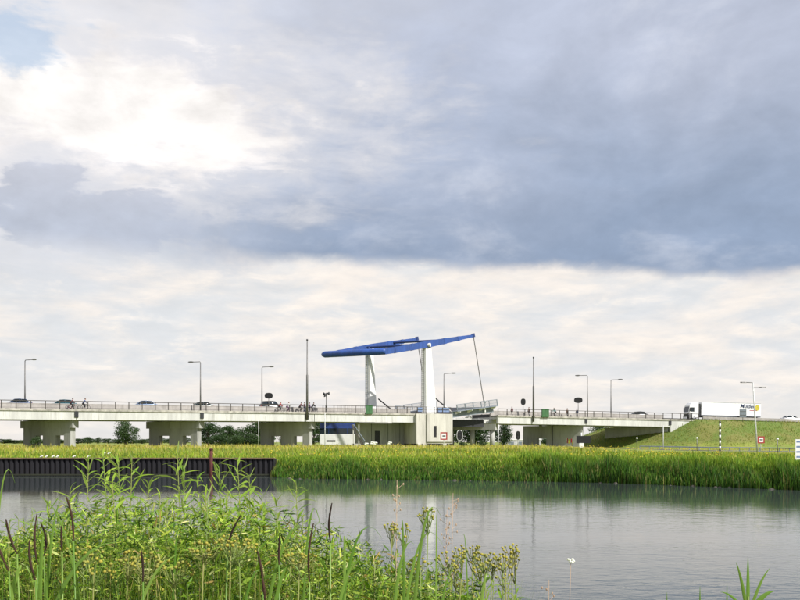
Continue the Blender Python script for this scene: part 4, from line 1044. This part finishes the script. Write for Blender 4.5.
# ------------------------------------------------------------------ trees and shrubs
def leaf_cloud(mb, n, cl, size):
    for _ in range(n):
        c, r = cl[RNG.integers(len(cl))]
        d = RNG.normal(size=3); d /= np.linalg.norm(d); rr = r * RNG.uniform(.25, 1.08)
        p = Vector(c) + Vector(d * rr * np.array([1, 1, .85])); s = size * RNG.uniform(.6, 1.3)
        a = Vector(RNG.normal(size=3)).normalized(); b = a.cross(Vector(RNG.normal(size=3))).normalized()
        mb.add([p - a * s, p - b * s * .5, p + a * s, p + b * s * .5], [(0, 1, 2, 3)])
TREES = []
def tree_proto(k, wid, hgt, trunk_h, n=5200, leaf=.17, nclump=46):
    cl = []
    for i in range(nclump):
        t = RNG.uniform(0, 1); ang = RNG.uniform(0, 6.28); env = math.sin(math.pi * (.12 + .8 * t)) ** .7
        rr = wid * .44 * env * RNG.uniform(.2, 1.0); cl.append(((rr * math.cos(ang), rr * math.sin(ang), trunk_h + (hgt - trunk_h) * (.08 + .84 * t)), wid * RNG.uniform(.12, .21)))
    mb = MB(); leaf_cloud(mb, n, cl, leaf); cm = mb.mesh('crown'); cm.materials.append(MATS['tree_leaf'])
    t = MB(); t.tube([(0, 0, -.3), (.05, 0, trunk_h), (0, .08, hgt * .6), (.1, 0, hgt * .9)], [wid * .045, wid * .036, wid * .02, wid * .006], 8)
    for c, r in cl[:10]: t.tube([(0, 0, trunk_h + (c[2] - trunk_h) * .35), (c[0] * .6, c[1] * .6, c[2] * .92), c], [wid * .014, wid * .009, wid * .004], 5)
    tm = t.mesh('trunk'); tm.materials.append(MATS['bark']); return cm, tm
TP = [tree_proto(0, 7, 6.5, .5), tree_proto(1, 6, 7, .5), tree_proto(2, 8, 6, .35, 6000)]
SH = [tree_proto(3, 2.4, 2.0, .1, 1500, .09, 18), tree_proto(4, 3, 2.4, .1, 1500, .10, 18)]
def tree(px, d, top, wpx, k, label, protos=TP, name='tree', cat='tree', group=None):
    b = P(px, 444, d); zb = lz(b.x, b.y) - .05; H = P(px, top, d).z - zb; cm, tm = protos[k]
    ph, pw = {id(TP[0]): (6.5, 7), id(TP[1]): (7, 6), id(TP[2]): (6, 8), id(SH[0]): (2, 2.4), id(SH[1]): (2.4, 3)}[id(protos[k])]
    r = root(name, label, cat, (b.x, b.y, zb), RNG.uniform(0, 6), group); sx = wpx * d / F / pw; sz = H / ph
    put('trunk', tm, r, sc=(sx, sx, sz)); put('crown', cm, r, sc=(sx, sx, sz))
tree(125.5, 235, 421, 29, 0, 'round dark green tree standing alone seen between the first two piers')
tree(208, 205, 422, 34, 2, 'dark dense tree right beside the second pier')
tree(229, 215, 425.5, 26, 1, 'slim dark tree in the middle of the gap left of the third pier')
tree(243, 225, 428, 28, 0, 'low dark tree between the slim tree and the third pier')
tree(260, 205, 421, 36, 2, 'wide dark tree partly hidden behind the third pier')
tree(219, 198, 434.5, 24, 2, 'low dark hedge bush right of the dense tree by the second pier', cat='bush', name='bush')
tree(236, 196, 435.5, 24, 2, 'low dark hedge bush below the slim dark tree', cat='bush', name='bush')
tree(251, 197, 434, 24, 0, 'low dark hedge bush left of the third pier', cat='bush', name='bush')
tree(314, 190, 420, 24, 1, 'dark tree right behind the third pier beside the coach')
tree(504, 200, 424, 24, 0, 'bushy green tree seen under the bridge right of the raised leaf')
tree(474, 190, 417, 50, 2, 'wide dark tree behind the columns under the raised leaf')  # crown made wider to deepen the dark beneath the leaf
tree(452, 200, 421, 28, 1, 'dark tree behind the concrete block under the raised leaf')
tree(600, 215, 424, 30, 2, 'green tree behind the right span next to the embankment')
for i, (px, top, w_) in enumerate([(-20, 438, 26), (4, 439, 24), (22, 440, 20), (48, 439, 22), (66, 440, 18), (88, 437, 16), (98, 437.5, 12), (108, 438.5, 16), (142, 439, 16), (160, 437.5, 20), (184, 437, 20), (530, 437, 18), (545, 438, 16), (14, 440, 22), (36, 439.5, 24), (58, 439, 24), (78, 438.5, 22), (118, 439, 22), (133, 439.5, 22), (152, 438.5, 22), (172, 438, 24), (285, 437, 22), (400, 437, 22)]):
    tree(px, 420 + 17 * (i % 4), top, w_, i % 3, 'small distant tree on the horizon seen beneath the bridge', group='distant trees on the horizon')
tree(35, 118, 436.5, 15, 0, 'yellow green bush growing in front of the first pier', SH, 'shrub', 'shrub')
tree(500, 66.5, 458, 11, 1, 'dark round bush standing out of the reeds on the far shore', SH, 'shrub', 'shrub')
tree(483, 128, 440, 9, 1, 'weedy shrub in front of the column pier', SH, 'shrub', 'shrub')
tree(462, 126, 441.5, 8, 0, 'weedy shrub below the bordered signal board', SH, 'shrub', 'shrub')

def shed():
    d = 230; a = P(505, 446, d); z = lz(a.x, a.y); w_ = 36 * d / F; h = (HOR - 439.2) * d / F + EYE - z
    r = root('low_shed', 'low grey shed with white roof edge behind the right span', 'building', (a.x, a.y, z))
    MB().box(0, w_, 0, 6, -.3, h - .25).build('wall', 'plaster', r, world=False); rf = MB().box(-.2, w_ + .2, -.2, 6.2, h - .249, h).build('roof', 'sign_white', r, world=False)
    for k in range(3): MB().box(1 + k * 2.6, 2.4 + k * 2.6, -.03, -.001, .2, h - .7).build('door', 'grey_steel', r, world=False)
shed()
def stair():
    d = 148; a = P(352, 444, d); b = P(373, 444, d); z = lz(a.x, a.y); L = b.x - a.x; H = P(352, 424.5, d).z - z
    r = root('steel_stair', 'grey steel stair with railings beneath the span left of the drawbridge', 'stair', (a.x, a.y, z))
    n = 12
    for i in range(n):
        x = .3 + (L - 1.6) * i / n; zz = H - H * (i + 1) / (n + 1); MB().box(x, x + .32, 0, 1.2, zz, zz + .06).build('step', 'grey_steel', r, world=False)
    for y in (-.05, 1.2):
        MB().obox((.1, y, H), Vector((L - 1.6, 0, -H)).normalized(), (0, 1, 0), Vector((H, 0, L - 1.6)).normalized(), (0, math.hypot(L - 1.6, H)), (0, .05), (-.25, 0)).build('stringer', 'stone', r, world=False)
        MB().tube([(.3, y, H + .0), (L - 1.4, y, .95)], .04, 6).build('handrail', 'grey_steel', r, world=False)
    for x in (.15, 1.1): MB().box(x, x + .18, 0, .18, -.2, H).build('support_post', 'block_concrete', r, world=False)
    MB().box(-.1, 1.5, 0, 1.2, -.3, .55).build('footing', 'block_concrete', r, world=False)
stair()

# small white flower clumps
def flower_mesh():
    m = MB()
    for k in range(5): m.ball((RNG.uniform(-.12, .12), RNG.uniform(-.1, .1), RNG.uniform(-.05, .06)), .09, .09, .05, 6, 4)
    me = m.mesh('blossom'); me.materials.append(MATS['white_petal']); s = MB().tube([(0, 0, -.5), (0, 0, 0)], .015, 5).mesh('stem'); s.materials.append(MATS['herb_stem']); return me, s
FLM = flower_mesh()
for px, py, d in [(41.5, 456.3, 71.8), (46.5, 456.6, 71.8), (53, 456.4, 71.8), (57.5, 456.6, 71.8), (74, 456.4, 71.8), (88.5, 456.5, 71.8), (104, 453.5, 73), (109, 453.2, 73)]:
    c = P(px, py, d); r = root('white_flower', 'small white flower on the edge above the sheet piling', 'flower', (c.x, c.y, c.z - .4), 0, 'white flowers above the sheet piling'); put('blossom', FLM[0], r, (0, 0, .4)); put('stem', FLM[1], r, (0, 0, .38))
for px, py, d in [(366, 444.3, 112), (372, 443.2, 112), (375, 443.5, 112), (389.5, 443.3, 112)]:
    c = P(px, py, d); r = root('white_flower', 'tall white umbel in the grass left of the drawbridge block', 'flower', (c.x, c.y, c.z - 1.0), 0, 'white umbels left of the drawbridge block'); put('blossom', FLM[0], r, (0, 0, 1.0), sc=2.2); put('stem', FLM[1], r, (0, 0, 1.0), sc=(2, 2, 2))

# ------------------------------------------------------------------ foreground plants
def leaf_mesh(name, mat_, wid, droop, fold, n=5, twist=0.0):
    V = []; Fc = []
    for i in range(n + 1):
        t = i / n; w = wid * (math.sin(math.pi * min(1, t * .92 + .06)) ** .85) * (1 - .25 * t); z = -droop * t * t; x = t * (1 - .2 * droop * t)
        ct, st_ = math.cos(twist * t), math.sin(twist * t)
        V += [(x, -w * ct, z + w * fold - w * st_), (x, 0, z), (x, w * ct, z + w * fold + w * st_)]
    for i in range(n):
        k = i * 3; Fc += [(k, k + 3, k + 4, k + 1), (k + 1, k + 4, k + 5, k + 2)]
    me = bpy.data.meshes.new(name); me.from_pydata(V, [], Fc); me.update(); me.shade_smooth(); me.materials.append(MATS[mat_]); return me
WL_ = [leaf_mesh('leaf', 'willow_leaf', w_, dr, .45, twist=tw) for w_, dr, tw in ((.075, .25, .5), (.085, .1, -.4), (.065, .45, 1.1), (.075, -.15, .2), (.07, .8, -1.3), (.06, 1.0, .9))]
HL_ = [leaf_mesh('leaf', 'herb_leaf', w_, dr, .35, twist=tw) for w_, dr, tw in ((.10, .3, .3), (.12, .6, -.5), (.085, .1, .6), (.11, -.1, -.2))]
ORD = ['first', 'second', 'third', 'fourth', 'fifth', 'sixth', 'seventh', 'eighth', 'ninth', 'tenth', 'eleventh', 'twelfth', 'thirteenth', 'fourteenth', 'fifteenth', 'sixteenth', 'seventeenth', 'eighteenth', 'nineteenth', 'twentieth']
def leafy(name, cat, px, top, d, label, group, leaves, llen, nl, spread, stem_r=.0045, tall=None, up=.75, mat_='herb_stem'):
    tp = P(px, top, d); bx = tp.x + RNG.uniform(-.08, .08); by = d + RNG.uniform(-.1, .1); zb = lz(bx, by) - .03; H = tp.z - zb
    r = root(name, label, cat, (bx, by, zb), 0, group)
    pts = []
    cx, cy = RNG.uniform(-.05, .05, 2)
    for i in range(6):
        t = i / 5; pts.append(Vector(((tp.x - bx) * t + cx * math.sin(t * 3.14), (d - by) * t + cy * math.sin(t * 3.14), H * t)))
    MB().tube(pts, [stem_r * 1.3 * (1 - .65 * i / 5) for i in range(6)], 5).build('stem', mat_, r, True, world=False)
    vis = tall or H * .72; ang = RNG.uniform(0, 6.28)
    for k in range(nl):
        f = k / max(1, nl - 1); z = H - vis * (f ** 1.1); t = max(0, z / H); i = min(4, int(t * 5)); p = pts[i].lerp(pts[i + 1], t * 5 - i)
        ang += 2.4 + RNG.uniform(-.5, .5); pitch = up * (1.15 - .95 * f) + RNG.uniform(-.3, .3)
        ln = llen * (.55 + .75 * math.sin(math.pi * min(1, .14 + f))) * RNG.uniform(.75, 1.2)
        put('leaf', leaves[RNG.integers(len(leaves))], r, p, (RNG.uniform(-.5, .5), -pitch, ang), (ln, ln, ln))
    return r, pts, H
# tall willow shoots that stand out against the water and the wall
shoots = sorted([(88.5, 462, 4.4), (103, 457, 4.8), (118, 461, 4.2), (132, 456, 4.6), (70, 492, 4.2), (148, 484, 4.6), (177, 452, 4.5), (184, 468, 4.8), (198, 478, 4.2), (219, 469, 4.5), (237, 458, 4.4), (249, 476, 4.8), (262, 493, 4.3), (296, 484, 4.6), (112, 480, 3.9), (160, 496, 4.0), (206, 496, 3.9), (228, 490, 4.0), (50, 505, 4.4), (277, 500, 4.8)])
for i, (px, top, d) in enumerate(shoots):
    leafy('willow_shoot', 'willow shoot', px, top, d, '%s tall leafy willow shoot from the left above the foreground thicket' % ORD[i], 'tall willow shoots', WL_, .088, 40, 1, up=.75, tall=.70)
def env(px): return float(np.interp(px, [-40, 0, 40, 70, 120, 250, 300, 340, 380, 420, 500, 520, 535], [505, 508, 505, 492, 488, 492, 508, 520, 540, 552, 560, 580, 600]))
def thicket():
    n = 130
    for i in range(n):
        px = RNG.uniform(-30, 440) if i < 116 else RNG.uniform(430, 520); d = RNG.uniform(3.4, 5.2); top = env(px) + abs(RNG.normal(0, 1)) * 36 + RNG.uniform(0, 22)
        if top > 610: top = 600
        w_ = RNG.random() < .6
        leafy('thicket_plant', 'plant', px, top, d, 'bushy green leafy stem within the dense foreground thicket', 'leafy stems of the foreground thicket', WL_ if w_ else HL_, RNG.uniform(.045, .070), 34, 1, tall=.60, up=.6)
thicket()
# low filler foliage nobody could count
def filler():
    n = 72000; px = RNG.uniform(-60, 480, n); d = RNG.uniform(3.4, 5.4, n); x = (px - 400) * d / F
    e = np.interp(px, [-60, 0, 40, 70, 120, 250, 300, 340, 380, 420, 480, 500], [528, 528, 522, 512, 508, 512, 528, 540, 560, 576, 594, 600]) + np.abs(RNG.normal(0, 1, n)) ** .85 * 66
    e += 10 * np.sin(px * .17 + d * 5) + 7 * np.sin(px * .43 + 2 + d * 3) + np.interp(px, [0, 70], [14, 0])
    z = EYE + (HOR - e) * d / F; c = pick(n, [(.09, .18, .014), (.19, .31, .025), (.34, .43, .055), (.035, .075, .01), (.50, .52, .20), (.30, .22, .06)], [.21, .24, .22, .22, .07, .04], .35)
    low_ = RNG.random(n) < .45; e = np.where(low_, np.interp(px, [-60, 70, 250, 340, 420, 480], [545, 535, 540, 560, 585, 600]) + RNG.uniform(0, 110, n), e)
    z = EYE + (HOR - e) * d / F; ok = z > land(x, d) + .05; x, d, z, c = x[ok], d[ok], z[ok], c[ok]; n = len(x)
    L = RNG.uniform(.009, .032, n); w = L * RNG.uniform(.08, .17, n); az = RNG.uniform(0, 2 * np.pi, n); pt = RNG.normal(.35, .55, n); rl = RNG.uniform(0, np.pi, n)
    A = np.stack([np.cos(az) * np.cos(pt), np.sin(az) * np.cos(pt), np.sin(pt)], -1); Sd = np.stack([-np.sin(az), np.cos(az), np.zeros(n)], -1); U = np.cross(A, Sd)
    Wd = Sd * np.cos(rl)[:, None] + U * np.sin(rl)[:, None]; Nn = np.cross(A, Wd); C0 = np.stack([x, d, z], -1); l_ = L[:, None]; w_ = w[:, None]
    V = np.stack([C0 - A * l_, C0 - A * l_ * .25 + Wd * w_, C0 + A * l_ * .35 + Wd * w_ * .8, C0 + A * l_ - Nn * l_ * .25, C0 + A * l_ * .35 - Wd * w_ * .8, C0 - A * l_ * .25 - Wd * w_, ], 1)
    b = (np.arange(n) * 6)[:, None]; Lp = np.concatenate([b + np.array([[0, 1, 5]]), b + np.array([[1, 2, 4, 5]]), b + np.array([[2, 3, 4]])], 1).ravel()
    k = np.arange(n) * 10; st = np.stack([k, k + 3, k + 7], -1).ravel(); tot = np.tile([3, 4, 3], n)
    me = bpy.data.meshes.new('undergrowth'); me.vertices.add(n * 6); me.vertices.foreach_set('co', V.ravel()); me.loops.add(len(Lp)); me.loops.foreach_set('vertex_index', Lp.astype(np.int32))
    me.polygons.add(3 * n); me.polygons.foreach_set('loop_start', st.astype(np.int32)); me.polygons.foreach_set('loop_total', tot.astype(np.int32)); me.update(calc_edges=True)
    at = me.attributes.new('tint', 'FLOAT_COLOR', 'POINT'); C = np.ones((n, 6, 4)); C[:, :, :3] = c[:, None, :]; at.data.foreach_set('color', C.ravel()); me.materials.append(MATS['blade'])
    o = bpy.data.objects.new('undergrowth', me); COL.objects.link(o); tag(o, 'mass of small green leaves filling the foreground thicket', 'leaves', kind='stuff')
filler()
def fine_grass():
    n = 6500; px = RNG.uniform(-60, 520, n); d = RNG.uniform(3.2, 5.2, n); x = (px - 400) * d / F
    top = np.interp(px, [-60, 0, 70, 250, 340, 420, 500, 530], [512, 510, 498, 500, 530, 552, 566, 598]) + np.abs(RNG.normal(0, 1, n)) * 40
    z0 = land(x, d); h = EYE + (HOR - top) * d / F - z0; ok = h > .2
    c = pick(n, [(.10, .22, .02), (.20, .33, .03), (.30, .37, .06), (.38, .32, .12)], [.35, .35, .2, .1], .3)
    blades('fine_grass', x[ok], d[ok], z0[ok], h[ok], RNG.uniform(.0012, .0035, n)[ok], c[ok], .28, 'fine upright grass blades within the foreground thicket')
fine_grass()
# reed mace: dark spikes on stalks with strap leaves
spikes = [((6, 519), (17, 554), 3.6), ((-3, 540), (9, 571), 3.5), ((29.5, 540), (35.5, 580), 3.5), ((37, 514), (37.5, 565), 3.7), ((41, 523), (44, 556), 3.8), ((61.5, 526), (62, 552), 3.7), ((66.5, 497), (73.5, 541), 3.6), ((141, 549), (143, 582), 3.4),
          ((241, 515), (227.5, 551), 3.6), ((257.5, 551), (263, 592), 3.4), ((279.5, 536), (279, 565), 3.7), ((313.5, 523), (309.5, 582), 3.5), ((332, 503), (330.5, 543), 3.6), ((262, 575), (265, 603), 3.3)]
def strap(parent, p0, p1, p2, w, m='strap_leaf', n=10, name='strap_leaf'):
    p0, p1, p2 = map(Vector, (p0, p1, p2)); V = []; Fc = []
    side = (p2 - p0).cross(Vector((RNG.uniform(-.3, .3), 1, RNG.uniform(-.2, .2)))); side = side.normalized() if side.length > 1e-6 else Vector((1, 0, 0))
    for i in range(n + 1):
        t = i / n; p = p0 * (1 - t) ** 2 + p1 * 2 * t * (1 - t) + p2 * t * t; ww = w * (min(1, .45 + t * 2)) * (1 - t ** 2.2) + .0004
        nn = Vector((0, -1, .2)) * ww * .35
        V += [p - side * ww, p + nn, p + side * ww]
    for i in range(n): k = i * 3; Fc += [(k, k + 3, k + 4, k + 1), (k + 1, k + 4, k + 5, k + 2)]
    o = parent.location; me = bpy.data.meshes.new(name); me.from_pydata([v - o for v in V], [], Fc); me.update(); me.shade_smooth(); me.materials.append(MATS[m])
    ob = bpy.data.objects.new(name, me); COL.objects.link(ob); ob.parent = parent; return ob
def reed_mace():
    for i, (t_, b_, d) in enumerate(sorted(spikes)):
        d -= .45
        T, Bm = P(*t_, d), P(*b_, d); gx = Bm.x + (Bm.x - T.x) * 1.2; zg = lz(gx, d) - .03; g0 = Vector((gx, d + .05, zg))
        r = root('reed_mace', '%s dark brown reed mace spike from the left in the foreground' % ORD[i], 'reed mace', g0, 0, 'dark reed mace spikes')
        MB().tube([g0, g0.lerp(Bm, .6), Bm], [.0045, .0035, .003], 6).build('stalk', 'strap_leaf', r, True)
        L = T - Bm; bend = Vector((RNG.uniform(-.012, .012), RNG.uniform(-.01, .01), 0)); kk = np.linspace(0, 1, 15)
        MB().tube([Bm + L * float(q) + bend * math.sin(3.14 * q) for q in kk], [(.001 + .0033 * math.sin(3.14 * min(1, q * .9 + .06)) ** .6) * RNG.uniform(.78, 1.15) for q in kk], 7).build('spike', 'reed_head', r)
        for k in range(1 + i % 2):
            a = RNG.uniform(-.25, .25); e = g0 + Vector((a * 2.2, RNG.uniform(-.2, .3), RNG.uniform(.5, .85) * (T.z - zg))); mid = g0.lerp(e, .5) + Vector((-a * .5, 0, .28)); strap(r, g0, mid, e, RNG.uniform(.004, .008))
reed_mace()
# big strap leaves that cross the thicket, each drawn from what the photo shows
def big_straps():
    L = [((20, 600), (70, 560), (132, 545), 3.2, .017), ((0, 570), (20, 575), (35, 588), 3.1, .015), ((40, 600), (55, 560), (62, 500), 3.3, .012), ((38, 600), (48, 560), (44, 538), 3.2, .016), ((95, 600), (70, 530), (40, 497), 3.3, .010), ((-10, 500), (0, 495), (15, 483), 3.4, .008),
         ((330, 560), (350, 553), (382, 538), 3.2, .010), ((322, 596), (350, 578), (372, 570), 3.1, .011), ((262, 560), (290, 575), (308, 594), 3.1, .012), ((255, 530), (290, 540), (326, 550), 3.3, .010), ((300, 510), (310, 525), (322, 535), 3.4, .007), ((345, 575), (350, 560), (344, 545), 3.2, .010),
         ((408, 548), (425, 530), (441, 516), 3.3, .011), ((385, 600), (400, 560), (415, 545), 3.2, .012), ((395, 560), (420, 546), (443, 545), 3.3, .009), ((436, 580), (438, 550), (437, 515), 3.4, .006), ((405, 600), (404, 560), (402, 520), 3.4, .010), ((475, 580), (485, 590), (494, 596), 3.1, .010), ((430, 600), (450, 595), (462, 580), 3.2, .007), ((110, 600), (150, 585), (200, 560), 3.1, .011), ((230, 600), (245, 585), (270, 580), 3.1, .010), ((170, 600), (165, 560), (180, 530), 3.3, .008), ((470, 600), (468, 560), (463, 535), 3.5, .005)]
    for i, (a, b, c, d, w) in enumerate(L):
        A, Bq, Cq = P(*a, d), P(*b, d), P(*c, d); zg = lz(A.x, d) - .02; g0 = Vector((A.x + (A.x - Bq.x) * .4, d, zg))
        r = root('reed_plant', '', 'reed', g0, 0, 'broad reed leaves in the foreground'); r['label'] = 'broad green reed leaf crossing the foreground thicket'
        strap(r, g0, A + (A - g0) * .25, Cq, w * .75, n=14)
        MB().tube([g0, g0.lerp(A, .6)], [.006, .004], 5).build('stem', 'herb_stem', r, True)
big_straps()
# button flowers (tansy like) on branching stems
BTN = MB().ball((0, 0, 0), .0062, .0062, .0052, 8, 5).mesh('flower_head'); BTN.materials.append(MATS['button_flower']); BTN.shade_smooth()
def button_plant(px, top, d, nheads, spread, label, group, leaves=8):
    tp = P(px, top, d); bx = tp.x + RNG.uniform(-.1, .1); zb = lz(bx, d) - .03; H = tp.z - zb
    r = root('button_flower_plant', label, 'flower', (bx, d, zb), 0, group); tx = tp.x - bx
    pts = [Vector((tx * t, .03 * math.sin(4 * t), (H - .06) * t)) for t in (0, .25, .5, .75, 1)]
    MB().tube(pts, [.005, .0045, .004, .0035, .0025], 5).build('stem', 'herb_stem', r, True, world=False)
    brm = MB()
    for k in range(int(nheads * 1.8)):
        a = RNG.uniform(0, 6.28); rr = spread * math.sqrt(RNG.uniform(.02, 1)); e = Vector((tx + rr * math.cos(a), rr * math.sin(a), H - RNG.uniform(0, .05) - rr * .35)); j = pts[-1].lerp(pts[-2], RNG.uniform(0, .18))
        brm.tube([j, j.lerp(e, .5) + Vector((0, 0, -.012)), e], [.002, .0015, .0012], 4)
        put('flower_head', BTN, r, e, (RNG.uniform(-.6, .6), RNG.uniform(-.6, .6), 0), RNG.uniform(.7, 1.25))
    brm.build('branches', 'herb_stem', r, world=False)
    for k in range(leaves):
        t = RNG.uniform(.45, .97); i = min(3, int(t * 4)); p = pts[i].lerp(pts[i + 1], t * 4 - i); ln = RNG.uniform(.05, .10)
        put('leaf', HL_[RNG.integers(4)], r, p, (0, -RNG.uniform(.1, .9), RNG.uniform(0, 6.28)), ln)
for px, top, nh, sp in [(449, 549, 10, .06), (462, 545, 9, .05), (472, 543, 12, .05), (484, 548, 14, .06), (492, 553, 10, .05), (502, 548, 9, .05), (511, 543, 10, .04), (514, 556, 6, .03), (480, 560, 9, .05), (455, 560, 8, .05), (505, 562, 7, .04), (420, 553, 8, .05), (412, 560, 6, .04), (440, 572, 6, .04), (428, 506, 12, .05), (392, 521, 9, .04), (403, 522, 6, .04), (375, 553, 6, .03), (460, 575, 8, .05)]:
    button_plant(px, top, RNG.uniform(3.5, 4.2), nh, sp, 'yellow green button flower cluster at the right end of the foreground thicket', 'button flowers at the right end of the thicket')
for px, top in [(85, 542), (96, 555), (130, 548), (140, 556), (150, 552), (118, 562), (215, 533), (205, 536), (232, 530), (240, 536), (175, 556), (60, 548), (155, 575), (300, 548), (290, 540)]:
    button_plant(px, top, RNG.uniform(3.1, 3.6), 12, .07, 'yellow button flower cluster within the left foreground thicket', 'button flowers in the left thicket', 5)
# thin grass stalks
def stalk(px, top, d, lean, label, head='panicle', bot=None):
    tp = P(px, top, d); bx = tp.x - lean; zb = lz(bx, d) - .03
    r = root('grass_stalk', label, 'grass stalk', (bx, d, zb)); pts = [Vector((lean * t * t, 0, (tp.z - zb) * t)) for t in (0, .3, .6, .8, 1)]
    MB().tube(pts, [.003, .0025, .002, .0016, .001], 5).build('stem', 'dry_stalk', r, True, world=False)
    m = MB()
    if head == 'panicle':
        for k in range(22):
            t = RNG.uniform(.78, .99); p = pts[3].lerp(pts[4], max(0, (t - .8) / .2)); e = p + Vector((RNG.uniform(-.03, .03), RNG.uniform(-.03, .03), RNG.uniform(.0, .03))); m.tube([p, e], [.0008, .0008], 3); m.ball(e, .0035, .0035, .006, 5, 4)
        m.build('panicle', 'dry_stalk', r, world=False)
    else:
        for k in range(7): m.ball(pts[4] + Vector((RNG.uniform(-.012, .012), RNG.uniform(-.01, .01), RNG.uniform(-.014, .008))), .007, .006, .005, 6, 4)
        m.build('blossom', 'white_petal', r, world=False)
stalk(397, 480, 3.7, .01, 'thin dry grass stalk rising highest in the middle of the foreground')
stalk(453, 493, 3.9, .02, 'pinkish dry grass stalk above the button flowers')
stalk(447, 510, 3.9, .02, 'shorter pinkish grass stalk left of the tall one above the button flowers')
stalk(571, 561, 3.6, .03, 'lone thin stalk with a white flower head over the water', 'flower')
stalk(549, 580, 3.5, .01, 'lone short brown stalk left of the white flower over the water')
# reed shoots at the lower right
for px, top, d, w, lb in [(748, 556, 3.4, .008, 'tallest upright reed shoot at the lower right'), (700, 586, 3.3, .005, 'small reed shoot left of the tall one at the lower right'), (727, 582, 3.3, .005, 'slim reed shoot just left of the tall one at the lower right'), (667, 592, 3.2, .005, 'leftmost reed tip at the lower right')]:
    tp = P(px, top, d); zg = lz(tp.x, d) - .03; g0 = Vector((tp.x, d, zg)); r = root('reed_shoot', lb, 'reed', g0)
    MB().tube([g0, Vector((tp.x, d, tp.z - .16))], [.006, .004], 6).build('stem', 'herb_stem', r, True)
    c = Vector((tp.x, d, tp.z - .20)); strap(r, c, c + UP * .1, tp, w)
    if top < 570:
        for e, ww in (((736, 562), .007), ((770, 568), .006), ((775, 591), .012), ((720, 592), .006)): E_ = P(*e, d); strap(r, c - UP * .05, c.lerp(E_, .5) + UP * .03, E_, ww)
